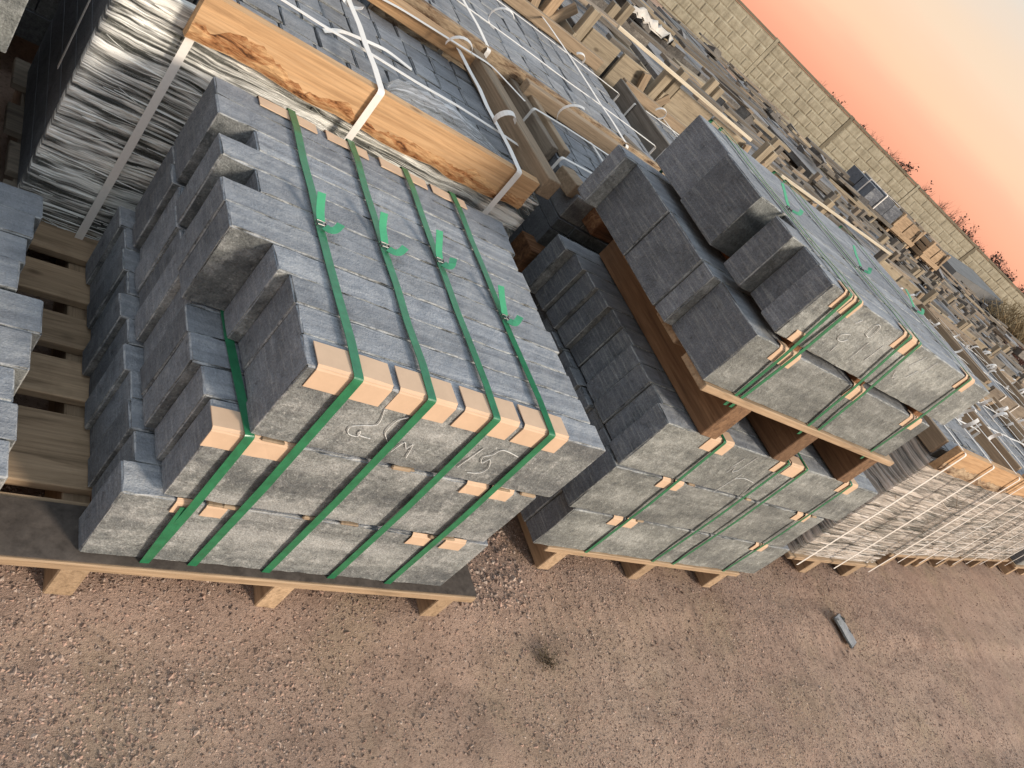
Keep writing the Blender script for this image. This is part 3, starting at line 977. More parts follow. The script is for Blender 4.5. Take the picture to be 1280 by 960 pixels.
# ------------------------------------------------------------------ paving stone pallets
def wavy_plank(name, parent, x0, x1, y, z0, z1, t, mat='pine', amp=.02, seed=0, bark=True, barkmat='barkpatch'):
    """upright plank with a waney lower edge; the bark left on that edge is a piece of its own"""
    rnd = random.Random(seed)
    n = 40
    V, F = [], []
    prof = []
    for i in range(n + 1):
        x = x0 + (x1 - x0) * i / n
        low = z0 + amp * (noise.noise((x * 5, seed, 0)) + .5 * noise.noise((x * 14, seed, 3)))
        prof.append(low)
        V += [(x - (x0 + x1) / 2, -t / 2, low - (z0 + z1) / 2), (x - (x0 + x1) / 2, t / 2, low - (z0 + z1) / 2 - .004), (x - (x0 + x1) / 2, t / 2, (z1 - z0) / 2), (x - (x0 + x1) / 2, -t / 2, (z1 - z0) / 2)]
    for i in range(n):
        for q in range(4):
            F.append((i * 4 + q, (i + 1) * 4 + q, (i + 1) * 4 + (q + 1) % 4, i * 4 + (q + 1) % 4))
    F += [(0, 1, 2, 3), (n * 4 + 3, n * 4 + 2, n * 4 + 1, n * 4)]
    o = link(name, mesh(V, F, name='plank'), mat, parent, ((x0 + x1) / 2, y, (z0 + z1) / 2))
    if bark:
        V, F = [], []
        cx, cz = (x0 + x1) / 2, (z0 + z1) / 2
        k = 0
        run = []
        for i in range(n * 3 + 1):
            x = x0 + (x1 - x0) * i / (n * 3)
            low = z0 + amp * (noise.noise((x * 5, seed, 0)) + .5 * noise.noise((x * 14, seed, 3)))
            w_ = (z1 - z0) * max(0.10, .34 + .40 * noise.noise((x * 6, seed + 9, 1)) + .12 * noise.noise((x * 31, seed + 4, 1)) + .08 * noise.noise((x * 90, seed + 4, 1)))
            run.append((x, low, w_))
        for (xa, la, wa), (xb, lb, wb) in zip(run, run[1:]):
            b = len(V)
            for x, l_, w2 in ((xa, la, wa), (xb, lb, wb)):
                off = .15 * (z1 - z0) * noise.noise((x * 9, seed, 7))
                V += [(x - cx, -t / 2 - .0005, l_ - cz + .002), (x - cx, -t / 2 - .004, l_ - cz + w2 * .5 + off * .2), (x - cx, -t / 2 - .0005, l_ - cz + w2)]
            F += [(b, b + 3, b + 4, b + 1), (b + 1, b + 4, b + 5, b + 2)]
        if F:
            link('bark_strip', mesh(V, F, name='bark'), barkmat, o)
    return o


def paver_top(parent, x0, x1, y0, y1, zt, h, rnd, lx=.19, ly=.095, mat='paver', lod=1.0):
    y = y0
    r = 0
    while y < y1 - .03:
        d = min(ly, y1 - y)
        x = x0 - (rnd.uniform(.02, .8) * lx)
        while x < x1 - .02:
            l_ = lx * rnd.uniform(.85, 1.1)
            a, b = max(x, x0), min(x + l_, x1)
            if b - a > .03:
                z = zt - rnd.random() * .005
                link('paving_stone', stone_mesh(b - a - .005, d - .003, h, rnd, seg=.06 * lod, chip=.0035, rough=.0015), mat, parent, ((a + b) / 2, y + d / 2, z - h / 2), (rnd.uniform(-.012, .012), rnd.uniform(-.012, .012), rnd.uniform(-.008, .008)))
            x += l_
        y += ly
        r += 1


def paver_core(parent, x0, x1, y0, y1, z0, z1, rnd, mat='paver', course=.09, lx=.16):
    """lower courses of the stack, seen only through the film and between the boards"""
    V, F, W = [], [], []
    z = z0
    while z < z1 - .02:
        hz = min(course, z1 - z) - .004
        x = x0
        while x < x1 - .01:
            l_ = min(lx * rnd.uniform(.85, 1.15), x1 - x)
            j = rnd.uniform(0, .008)
            v, f, idx = grid_box([x + .001, x + l_ - .003], [y0 + j, y1 - j], [z, z + hz])
            b = len(V)
            V += [tuple(q) for q in v]
            F += [tuple(k + b for k in q) for q in f]
            x += l_
        z += course
    me = mesh(V, F, name='courses')
    at = me.attributes.new('wear', 'FLOAT', 'POINT')
    o = link('stone_courses', me, mat, parent)
    o['kind'] = 'stuff'
    return o


def film_wrap(parent, x0, x1, y0, y1, z0, z1, mat='film', depth=None, amp=.0026, seed=0, fold=.05, res=.012, creases=420, left=False, creasemat='crease'):
    """stretch film along left face, front and right face, with real creases and a fold over the top edge"""
    path = []
    depth = depth or (y1 - y0)
    segs = [((x0, y0 + (depth if left else .03)), (x0, y0), (-1, 0)), ((x0, y0), (x1, y0), (0, -1)), ((x1, y0), (x1, y0 + depth), (1, 0))]
    u = 0
    P = []
    for (a, b, nn) in segs:
        L = math.hypot(b[0] - a[0], b[1] - a[1])
        n = max(2, int(L / (res * 2.4)))
        for i in range(n + (1 if (a, b, nn) == segs[-1] else 0)):
            t = i / n
            P.append((a[0] + (b[0] - a[0]) * t, a[1] + (b[1] - a[1]) * t, nn, u + L * t, min(t, 1 - t) * L))
        u += L
    nz = max(4, int((z1 - z0) / res))
    V, F, UV = [], [], []
    for (x, y, nn, uu, ed) in P:
        for k in range(nz + 4):
            if k <= nz:
                z = z0 + (z1 - z0) * k / nz
                inn = 0
            else:
                z = z1 + .004 * (k - nz) * (1 if k < nz + 2 else .3)
                inn = fold * (k - nz) / 3
            d = amp * (noise.noise((uu * 2.5, z * 42 + 2.2 * noise.noise((uu * 2, z * 3, seed)), seed)) + .5 * noise.noise((uu * 6, z * 95 + uu * 5, seed + 3)))
            d += amp * 1.4 * noise.noise((uu * 3, z * 5, seed + 8))
            d = d + amp * .9 if inn == 0 else d * .3
            d *= min(1.0, ed / .05)
            dd = d - inn
            V.append((x + nn[0] * dd, y + nn[1] * dd, z + (noise.noise((uu * 7, k, seed)) * .01 if inn else 0)))
            UV.append((uu, z))
    m_ = nz + 4
    for i in range(len(P) - 1):
        for k in range(m_ - 1):
            F.append((i * m_ + k, (i + 1) * m_ + k, (i + 1) * m_ + k + 1, i * m_ + k + 1))
    me = mesh(V, F, True, 'film')
    uvl = me.uv_layers.new(name='UVMap')
    for li, lp in enumerate(me.loops):
        uvl.data[li].uv = UV[lp.vertex_index]
    fo = link('stretch_film', me, mat, parent)
    # tight creases standing proud of the sheet
    rnd = random.Random(seed + 77)
    V, F = [], []
    area = (x1 - x0) * (z1 - z0)
    for q in range(int(area * creases)):
        L = rnd.choice([.05, .09, .16, .30]) * rnd.uniform(.6, 1.3)
        xa = rnd.uniform(x0, x1 - L - .01)
        za = z0 + (z1 - z0) * (rnd.random() if rnd.random() < .6 else rnd.random() ** 2.2)
        sl_ = rnd.gauss(-.01, .028) if rnd.random() < .88 else rnd.uniform(-.4, .3)
        wv = rnd.choice([.0005, .0007, .001, .0022]) * rnd.uniform(.7, 1.3)
        n = 7
        b = len(V)
        ph = rnd.random() * 9
        for i in range(n + 1):
            t = i / n
            x = xa + L * t
            z = za + sl_ * L * t + .0009 * math.sin(ph + 4 * t)
            ww = wv * math.sin(PI * min(.97, max(.03, t)))
            yy = y0 - amp * .9 - .001
            if x > x1:
                x = x1
            z = min(max(z, z0), z1)
            V += [(x, yy + .002, z - ww), (x, yy - ww * 1.2, z), (x, yy + .002, z + ww)]
        for i in range(n):
            o_ = b + i * 3
            F += [(o_, o_ + 3, o_ + 4, o_ + 1), (o_ + 1, o_ + 4, o_ + 5, o_ + 2)]
    cr = link('film_creases', mesh(V, F, False, 'creases'), creasemat if mat == 'film' else 'crease_warm', fo)
    cr['kind'] = 'stuff'
    return fo


def white_strap(parent, pts, w=.016, wdir=(1, 0, 0), r=.01, name='strap', mat='white'):
    return band(name, mat, parent, round_path(pts, r, 3), w, .0012, wdir)


def white_curl(strap, c, r, rnd, w=.017, a0=None, span=None, tilt=0.0):
    a0 = rnd.uniform(0, 6.28) if a0 is None else a0
    span = rnd.uniform(2.0, 4.2) if span is None else span
    az = rnd.uniform(-.6, .6) + tilt
    ux = (math.cos(az), math.sin(az), 0)
    p = curl_pts((c[0], c[1], c[2] + r * .75), r, a0, a0 + span, ux, (0.1, -.2, 1), 10)
    wd = (-math.sin(az), math.cos(az), .2)
    return band('strap_tail', 'white', strap, p, w, .001, wd)


def ys_strap(parent, x, yf, yb, zt, zb, rnd, w=.016, lift=.0, tails=1):
    n = 7
    pts = [(x, yf - .006, zb), (x, yf - .008, (zt + zb) / 2), (x, yf - .006, zt + .004 + lift)]
    mid = []
    for i in range(1, n):
        t = i / n
        mid.append((x + rnd.uniform(-.006, .006), yf + (yb - yf) * t, zt + .006 + lift * math.sin(PI * t) + rnd.uniform(0, .004)))
    pts += mid + [(x, yb + .006, zt + .004), (x, yb + .008, zt - .2)]
    s = white_strap(parent, pts, w)
    for k in range(tails):
        c = rnd.choice(mid[1:-1])
        white_curl(s, (c[0], c[1], c[2] + .004), rnd.uniform(.025, .05), rnd, w)
    return s


def xs_strap(parent, y, x0, x1, zt, zb, rnd, w=.014, tails=1):
    n = 8
    pts = [(x0 - .006, y, zb), (x0 - .006, y, zt + .006)]
    mid = [(x0 + (x1 - x0) * i / n, y + rnd.uniform(-.008, .008), zt + .010 + rnd.uniform(0, .004)) for i in range(1, n)]
    pts += mid + [(x1 + .006, y, zt + .006), (x1 + .006, y, zb)]
    s = white_strap(parent, pts, w, (0, 1, 0))
    for k in range(tails):
        c = rnd.choice(mid)
        white_curl(s, (c[0], c[1], c[2] + .004), rnd.uniform(.025, .05), rnd, w)
    return s


# --- big film-wrapped pallet behind the front bundle
pallet('dark wooden pallet under the film-wrapped paving stones behind the front bundle', -.18, 1.02, .90, 1.55, 0.0, [(.90, 1.0), (1.04, 1.16), (1.2, 1.32), (1.42, 1.55)], [-.12, .42, .96], loc=(0, 0, Z0), mat='pallet_old', seed=12)
W1 = thing('paver_pallet', 'film-wrapped grey paving stones behind front bundle, bright waney plank along top', 'stone pallet', (0, 0, Z0), 0, 'pallets of paving stones with white straps')
rnd = random.Random(41)
paver_core(W1, -.155, .985, .905, 1.50, .002, .575, rnd)
paver_top(W1, -.155, .985, .925, 1.50, .665, .088, rnd, .105, .098)
film_wrap(W1, -.165, .998, .885, 1.5, .0, .64, 'film', depth=.5, seed=3, amp=.0022, fold=.02, res=.009)
wavy_plank('plank', W1, -.03, .925, .868, .598, .703, .030, 'pine', .016, seed=5)
board('beam', 'tan', W1, (.945, 1.20, .700), .68, .055, .060, rz=PI / 2 + .06, rnd=rnd)
board('beam', 'pine', W1, (.50, 1.525, .700), .93, .075, .04, rz=-.02, rnd=rnd)
for x in (-.015, .385, .838):
    ys_strap(W1, x, .850 if x > 0 else .872, 1.56, .705, -.02 if x < 0 else .40, rnd, .0185, tails=0 if x < .1 else 1)
xs = xs_strap(W1, 1.05, -.165, .985, .690, .3, rnd, .015, 0)
band('strap', 'white', W1, round_path([(-.16, 1.47, .68), (.2, 1.48, .676), (.6, 1.47, .72), (.95, 1.46, .735), (1.06, 1.35, .73)], .03, 3), .016, .001, (0, 1, 0))
c1 = band('strap', 'white', W1, round_path([(.30, 1.10, .672), (.36, 1.16, .675), (.44, 1.18, .68), (.52, 1.22, .675), (.60, 1.2, .672)], .03, 4), .012, .001, (0, 1, .2))
white_curl(xs, (.80, 1.42, .70), .04, rnd, .016, .4, 3.0)
# loose sheet of clear film on the stones
V, F, UV = [], [], []
for i in range(31):
    for j in range(15):
        u, v_ = i / 30, j / 14
        wd_ = math.sin(PI * min(1, u * 1.05)) ** .5
        x = .44 + .44 * u
        y = .905 + .012 + v_ * .20 * wd_ * (1 + .25 * noise.noise((u * 6, 2, 1)))
        V.append((x, y, .672 + .010 * abs(noise.noise((u * 9, v_ * 4, 1))) + .008 * abs(noise.noise((u * 21, v_ * 9, 5))) + .012 * (1 - v_)))
        UV.append((u * .45 + v_ * .1, v_ * .2))
for i in range(30):
    for j in range(14):
        F.append((i * 15 + j, (i + 1) * 15 + j, (i + 1) * 15 + j + 1, i * 15 + j + 1))
me = mesh(V, F, True, 'loose_film')
uvl = me.uv_layers.new(name='UVMap')
for li, lp in enumerate(me.loops):
    uvl.data[li].uv = UV[lp.vertex_index]
link('loose_film', me, 'clear', W1)

# --- stack cut off at the top left corner
W0 = thing('block_stack', 'pale grey stone block overhanging its stack, cut off at the top left corner', 'stone pallet', (0, 0, Z0), 0)
rnd = random.Random(43)
for i in range(3):
    kerb(W0, -1.2, -.285 - .01 * i, .90 + i * .2, 1.09 + i * .2, .36, .72, rnd, mat='kerb2', name='stone_block')
    kerb(W0, -1.2, -.40, .93 + i * .2, 1.11 + i * .2, .0, .355, rnd, mat='paver', name='stone_block')
pallet('wooden pallet under the overhanging stone blocks at top left', -1.2, -.38, .92, 1.5, 0.0, [(.92, 1.05), (1.1, 1.25), (1.3, 1.5)], [-1.1, -.46], loc=(0, 0, Z0), mat='pallet_old', seed=14)


def open_pallet(label, x0, x1, y0, y1, zt, seed, front=None, left=None, right=None, back=None, ystraps=(), xstraps=(), film=None, core_z0=0.0, lx=.11, ly=.10,
                loc=None, rotz=0.0, tails=1, filmz=None, lod=1.0, strapz=.35, pal=True, pal_label=None, fbark=False):
    """cobble stack with boards along its upper rim and white straps; x0.. are local"""
    rnd = random.Random(seed)
    loc = loc or (0, 0, Z0)
    t = thing('paver_pallet', label, 'stone pallet', loc, rotz, 'pallets of paving stones with white straps')
    paver_core(t, x0, x1, y0, y1, core_z0, zt - .09, rnd, lx=lx * .85)
    paver_top(t, x0, x1, y0 + .01, y1, zt, .087, rnd, lx, ly, lod=lod)
    if film:
        film_wrap(t, x0 - .012, x1 + .012, y0 - .015, y1, core_z0, filmz or zt, film, depth=min(.5, y1 - y0), seed=seed, fold=.02, res=.016, left=True)
    if front:
        wavy_plank('plank', t, x0 - .01, x1 + .01, y0 - .035, zt - front[1], zt + front[2], .03, front[0], .012, seed, fbark, 'barkgrey')
    if left:
        board('side_board', left[0], t, (x0 - .02, (y0 + y1) / 2, zt - left[1] / 2 + left[2]), y1 - y0 - .02, .032, left[1], rz=PI / 2 + rnd.uniform(-.02, .02), rnd=rnd)
    if right:
        board('side_board', right[0], t, (x1 - .02, (y0 + y1) / 2, zt + .04), y1 - y0, .05, .06, rz=PI / 2 + rnd.uniform(-.05, .05), rnd=rnd)
    if back:
        board('back_board', back[0], t, ((x0 + x1) / 2, y1 - .02, zt + back[2]), x1 - x0 + .03, .045, back[1], rz=rnd.uniform(-.02, .02), rnd=rnd)
    for x in ystraps:
        ys_strap(t, x, y0 - (.055 if front else .02), y1 + .01, zt + (front[2] if front else .0) * .9, strapz, rnd, .017, tails=tails)
    for y in xstraps:
        xs_strap(t, y, x0 - .04, x1 + .01, zt + .03, zt - .2, rnd, .014, tails=tails)
    return t


# --- row behind: open cobble pallets
W2 = open_pallet('open paving stone pallet right of the film-wrapped one, behind the stacked bundles', 1.20, 2.25, 1.0, 1.60, .672, 51,
                 back=('tan', .05, .03), ystraps=(1.56, 1.95), xstraps=(1.14, 1.42), tails=1)
board('side_board', 'pallet_old', W2, (1.185, 1.53, .612), .56, .032, .15, rz=PI / 2 + .05)
board('side_board', 'tan', W2, (1.235, 1.50, .685), .50, .03, .03, rz=PI / 2 + .05)
board('wood_block', 'bark', W2, (1.35, .985, .645), .13, .07, .075, rz=.1)
board('wood_block', 'bark', W2, (1.30, .99, .42), .30, .10, .10, rz=.0)
board('wood_block', 'tan', W2, (1.19, 1.07, .675), .07, .09, .05, rz=.3)
pallet('wooden pallet under the open paving stones right of the wrapped stack', 1.15, 2.3, 1.0, 1.62, 0.0, [(1.0, 1.12), (1.2, 1.32), (1.48, 1.62)], [1.2, 1.7, 2.24], loc=(0, 0, Z0), mat='pallet_old', seed=16)

open_pallet('paving stone pallet added behind the gap at the top left to keep it dark', -1.3, .50, 1.66, 2.6, .66, 52, lx=.26, ly=.13)  # stack added to block sky light and darken the gap
C1 = open_pallet('paving stone pallet with a bark-covered log plank, behind the film-wrapped one', .62, 2.22, 1.70, 2.74, .672, 53,
                 front=('barkgrey', .10, .055), back=('tan', .06, .035), ystraps=(1.02, 1.78), xstraps=(2.0, 2.45), fbark=True, tails=1, lx=.13, ly=.12)
C2 = open_pallet('paving stone pallet with a bright board, in front of the tan crates', 2.44, 3.72, 1.78, 2.74, .672, 57,
                 front=('pine', .12, .02), left=('crate_grey', .16, .05), back=('tan', .05, .035), ystraps=(2.80, 3.35), xstraps=(2.1, 2.5), lx=.13, ly=.12)
rnd = random.Random(60)
brk = thing('scrap_wood', 'reddish wood blocks lying loose between the two open paving stone pallets', 'wood scraps', (2.33, 1.80, Z0), .2)
board('support_post', 'bark', brk, (.0, .05, .25), .62, .10, .10, ry=PI / 2)
board('wood_block', 'tan', brk, (.0, .0, .60), .20, .09, .08, rz=.5)
board('wood_block', 'bark', brk, (.02, .14, .60), .22, .10, .08, rz=-.2)
board('wood_block', 'pine', brk, (-.01, -.16, .61), .16, .07, .09, rz=.2)
board('plank', 'crate_grey', brk, (-.03, -.05, .665), .75, .03, .02, rz=-.75, ry=.02)

xx = 3.86
ordn = ['first', 'second', 'third', 'fourth', 'fifth', 'sixth', 'seventh', 'eighth', 'ninth', 'tenth']
for k in range(5):
    wdt = 1.15 + .12 * (k % 2)
    open_pallet(f'{ordn[k]} open paving stone pallet right of the bright board pallet, in the same row', xx, xx + wdt, 1.78 + .03 * k, 2.72, .70 + .02 * (k % 3), 70 + k,
                front=(('tan', 'crate', 'pallet_old')[k % 3], .10, .04), left=('tan', .12, .05), right=('tan',), back=('pallet_old', .06, .04),
                ystraps=(xx + .25, xx + .6, xx + .95), xstraps=(2.0, 2.4), tails=2, lx=.16, ly=.15, lod=2)
    xx += wdt + .14

# --- film-wrapped pallets on the right, along the yard
PL = 'wooden pallet under the film-wrapped stack '
pallet(PL + 'right behind the stacked bundles', -.02, .98, -.02, .72, 0.0, [(-.02, .1), (.2, .3), (.4, .5), (.6, .72)], [.30, .78], loc=(2.98, .345, Z0), rotz=.05, seed=21)
W3 = open_pallet('film-wrapped paving stones right of the stacked bundles, short orange plank on top', 0, .92, .0, .68, .775, 81, front=('pine', .07, .055), left=('tan', .08, .04),
                 ystraps=(.03, .42, .84), xstraps=(.25,), film='film2', filmz=.72, loc=(2.99, .36, Z0), rotz=.05, strapz=-.02, tails=2, fbark=True)
pallet(PL + 'with five rails, farther along the yard', -.02, 1.3, -.02, .75, 0.0, [(-.02, .1), (.2, .3), (.4, .5), (.6, .75)], [.1, .5, .7, 1.1], loc=(4.30, .50, Z0), rotz=.09, seed=22, sw=.05)
W4 = open_pallet('second film-wrapped stack to the right of the stacked bundles', 0, 1.25, 0, .72, .76, 83, front=('pine', .09, .05), left=('tan', .1, .05), right=('tan',), back=('tan', .05, .03),
                 ystraps=(.05, .42, .75, 1.1), xstraps=(.3, .55), film='film2', filmz=.71, loc=(4.32, .51, Z0), rotz=.09, strapz=-.02, tails=2)
pallet(PL + 'beside the dark kerbs at the right edge', -.02, 1.3, -.02, .75, 0.0, [(-.02, .1), (.2, .3), (.4, .5), (.6, .75)], [.1, .6, 1.15], loc=(5.66, .63, Z0), rotz=.09, seed=23, sw=.05)
W5 = open_pallet('third film-wrapped stack, next to dark kerbs at the right picture edge', 0, 1.18, 0, .72, .74, 85, front=('tan', .09, .05), left=('tan', .1, .05), right=('tan',),
                 ystraps=(.05, .4, .8, 1.12), xstraps=(.3, .55), film='film2', filmz=.70, loc=(5.68, .64, Z0), rotz=.09, strapz=-.02, tails=2, lod=2)
pallet('wooden pallet under the dark kerbs at the right picture edge', 0, 1.2, -.02, .8, 0.0, [(-.02, .1), (.3, .4), (.6, .8)], [.1, .6, 1.1], loc=(7.05, .70, Z0), rotz=.08, seed=24)
B5 = thing('kerb_bundle', 'dark kerb stack low at the right picture edge, beyond the wrapped pallets', 'stone bundle', (7.05, .70, Z0), .08, 'bundles of kerb stones')
rnd = random.Random(87)
for lay in range(3):
    for i in range(8):
        kerb(B5, .02 + rnd.uniform(0, .08), 1.2, i * .09, (i + 1) * .09, .001 + lay * .2, .197 + lay * .2, rnd, mat='kerb2', seg=.2)

# second line of wrapped pallets behind those
for k, (xa, ya) in enumerate([(2.52, 1.02), (3.85, 1.12), (5.2, 1.50), (6.6, 1.62)]):
    if k in (0, 1):
        open_pallet(('paving stone pallet hidden mostly behind the stacked bundles, tan boards on top', 'paving stone pallet behind the short orange plank, curled straps on top')[k], xa, xa + 1.1, ya, ya + .58, .70, 90 + k,
                    front=('tan', .1, .05), left=('tan', .1, .05), right=('tan',), ystraps=(xa + .3, xa + .8), xstraps=(ya + .3,), tails=2, lod=2)

# ------------------------------------------------------------------ crates of tan boards
def crate(label, x, y, wdt, dep, h, seed, mat='crate', z=0.0, stick=True):
    rnd = random.Random(seed)
    t = thing('wooden_crate', label, 'crate', (x, y, z), rnd.uniform(-.02, .02), 'wooden crates in rows behind the stone pallets')
    # posts and rails
    for px in (.03, wdt - .03):
        for py in (0.03, dep - .03):
            board('post', mat, t, (px, py, h / 2), h, .05, .06, ry=PI / 2, rnd=rnd)
    for zz in (.10,):
        board('rail', mat, t, (wdt / 2, -.005, zz), wdt, .025, .07, rnd=rnd)
    # two front panels with a dark gap between, then braces
    pw = wdt * .36
    x0 = .07
    for k in range(2):
        board('panel', mat, t, (x0 + pw / 2, .03, h * .52), pw - .02, .02, h * .8, rnd=rnd)
        x0 += pw + .012
    board('brace', 'tan', t, (wdt * .90, .015, h * .62), h * .62, .025, .055, ry=-1.05, rnd=rnd)
    board('brace', 'tan', t, (wdt * .87, -.012, h * .66), h * .55, .022, .05, ry=-1.9, rnd=rnd)
    # side boards
    for zz in (h * .25, h * .5, h * .75):
        board('side_board', mat, t, (.0, dep / 2, zz), dep, .02, h * .2, rz=PI / 2, rnd=rnd)
    # slabs inside and planks on top
    n = 3
    for k in range(n):
        sx = wdt * .9
        link('stone_slab', stone_mesh(sx, dep * .8 / n, h * .8, rnd, seg=.4, chip=.01), 'slab', t, (wdt / 2, dep * .14 + dep * .8 * (k + .5) / n, h * .47), (0, 0, rnd.uniform(-.02, .02)))
    for k in range(4):
        board('top_plank', rnd.choice(['pallet_old', 'crate_grey', 'crate_grey']), t, (wdt / 2 + rnd.uniform(-.2, .2), dep * (.25 + .3 * k), h * .89 + .02 + .012 * (k == 1)), wdt * rnd.uniform(.35, .9), rnd.uniform(.05, .10), .025, rz=rnd.uniform(-.3, .3), rnd=rnd)
    return t


x = 2.12
rnd = random.Random(101)
hs = [1.0, 1.05, 1.03, 1.0, 1.02, .98, 1.0, .97, .98, .96]
for k in range(10):
    wd_ = [.72, 1.05, .9, 1.0, 1.1, .95, 1.0, 1.1, 1.0, 1.0][k]
    crate(f'{ordn[k]} tan board crate from the left in the crate row behind the paving stones', x, 2.90 + .02 * k, wd_, .85, hs[k] + .0, 110 + k, 'crate_grey' if k % 4 == 3 else 'crate')
    x += wd_ + .03
# a pale batten laid along the fronts of the crates
tag(board('batten', 'pale', None, (2.95, 2.872, .885 + Z0), 1.35, .018, .02, ry=.005), 'thin pale batten along the fronts of the nearest tan crates', 'batten')
tag(board('batten', 'pale', None, (5.0, 2.93, .86 + Z0), 1.7, .018, .02, ry=-.04), 'thin pale batten along the farther tan crates, seen over the top bundle', 'batten')
o = crate('brighter tan crate half cut off by the top edge, left of the crate row', 1.30, 3.02, .72, .7, 1.05, 131, 'pallet')


# ------------------------------------------------------------------ weathered slab and timber stacks towards the wall
def slab_stack(label, x, y, wdt, dep, h, seed, mat='slab', rotz=0.0):
    rnd = random.Random(seed)
    t = thing('slab_stack', label, 'stone stack', (x, y, 0), rotz, 'weathered slab stacks near the wall')
    for px in (.15, wdt * .5, wdt - .15):
        board('bearer', 'crate_grey', t, (px, dep / 2, .05), dep, .1, .1, rz=PI / 2, rnd=rnd)
    z = .1
    while z < h - .03:
        th = rnd.choice([.04, .06, .09, .13])
        n = rnd.choice([1, 2, 3, 4])
        xa = rnd.uniform(-.12, .1)
        for q in range(n):
            L = wdt / n * rnd.uniform(.82, 1.02)
            m_ = mat if rnd.random() < .62 else rnd.choice(['crate_grey', 'crate', 'concrete_grey', 'slab', 'pallet_old'])
            dd = dep * rnd.uniform(.75, 1.05)
            link('slab', stone_mesh(L, dd, th, rnd, seg=.5, chip=.012, rough=.006), m_, t, (xa + wdt * (q + .5) / n, dep * .5 + rnd.uniform(-.08, .05), z + th / 2), (rnd.uniform(-.01, .01), rnd.uniform(-.012, .012), rnd.uniform(-.03, .03)))
        z += th + rnd.choice([.004, .004, .03, .05])
    for q in range(rnd.choice([2, 3, 4, 5])):
        board('loose_plank', rnd.choice(['crate_grey', 'crate_grey', 'crate', 'pallet_old']), t, (wdt * rnd.uniform(.25, .75), dep * rnd.uniform(.05, .9), z + .02 + .035 * q), wdt * rnd.uniform(.4, 1.1), rnd.uniform(.05, .14), .03, rz=rnd.choice([rnd.uniform(-.06, .06), rnd.uniform(-.3, .3)]), ry=rnd.uniform(-.03, .03), rnd=rnd)
    for q in range(rnd.choice([1, 2, 4])):
        link('rubble_piece', stone_mesh(rnd.uniform(.1, .3), rnd.uniform(.1, .2), rnd.uniform(.05, .12), rnd, seg=.3, chip=.025), 'slab', t, (wdt * rnd.random(), dep * rnd.random(), z + .05), (rnd.uniform(-.3, .3), rnd.uniform(-.3, .3), rnd.uniform(0, 3)))
    return t


rows = [('row just behind the crates', 4.05, 2.6, 11.5, .88, .9), ('second grey row behind the crates', 5.25, 3.6, 13.5, .82, 1.0), ('third grey row behind the crates', 6.6, 4.6, 17.0, .76, 1.2),
        ('last grey row before the wall', 8.6, 6.4, 22.0, .66, 1.4), ('low grey row along the wall foot', 11.6, 9.0, 27.0, .46, 1.6)]
cnt = 0
for rname, yy, xa, xb, hh, dp in rows:
    rnd = random.Random(int(yy * 100))
    x = xa
    k = 0
    while x < xb:
        wd_ = rnd.uniform(1.0, 1.9)
        nm = (ordn + ['eleventh', 'twelfth', 'thirteenth', 'fourteenth'])[k]
        yq = yy + rnd.uniform(-.08, .12) - .02 * (x - xa)
        if (yy < 5 and x > 5.6) or (5 < yy < 8 and x > 7.5 and k % 4 != 3):
            wd_ = rnd.uniform(.8, 1.15)
            crate(f'brown crate, {nm} load from the left in the {rname}', x, yq, wd_, dp * .9, hh * rnd.uniform(1.0, 1.1), 200 + cnt, rnd.choice(['crate', 'crate_grey', 'pallet_old']))
        else:
            slab_stack(f'{nm} load from the left, weathered slabs, {rname}', x, yq, wd_, dp, hh * rnd.uniform(.86, 1.06), 200 + cnt, rotz=rnd.uniform(-.03, .03))
        x += wd_ + rnd.uniform(.05, .3)
        k += 1
        cnt += 1

# white rags caught on the first grey row
def rag(label, x, y, z, s, seed):
    rnd = random.Random(seed)
    V, F = [], []
    n = 14
    for i in range(n):
        for j in range(6):
            V.append((x + s * (i / n - .5) * 2.2, y + s * .25 * (j / 5 - .5) + .04 * noise.noise((i * .4, j, seed)), z + s * .35 * abs(noise.noise((i * .5, j * .7, seed))) - .25 * s * abs(j / 5 - .5)))
    for i in range(n - 1):
        for j in range(5):
            F.append((i * 6 + j, (i + 1) * 6 + j, (i + 1) * 6 + j + 1, i * 6 + j + 1))
    b = len(V)
    V += [(a, b_, c - .012) for a, b_, c in V]
    F += [tuple(b + q for q in f)[::-1] for f in F]
    tag(link('white_rag', mesh(V, F, True, 'rag'), 'rag'), label, 'rag')


rag('crumpled white rag on the grey stack just behind the left tan crates', 3.35, 4.02, 1.03, .22, 1)
rag('torn white rag at the top edge, on the grey stacks', 2.95, 4.4, 1.05, .2, 2)

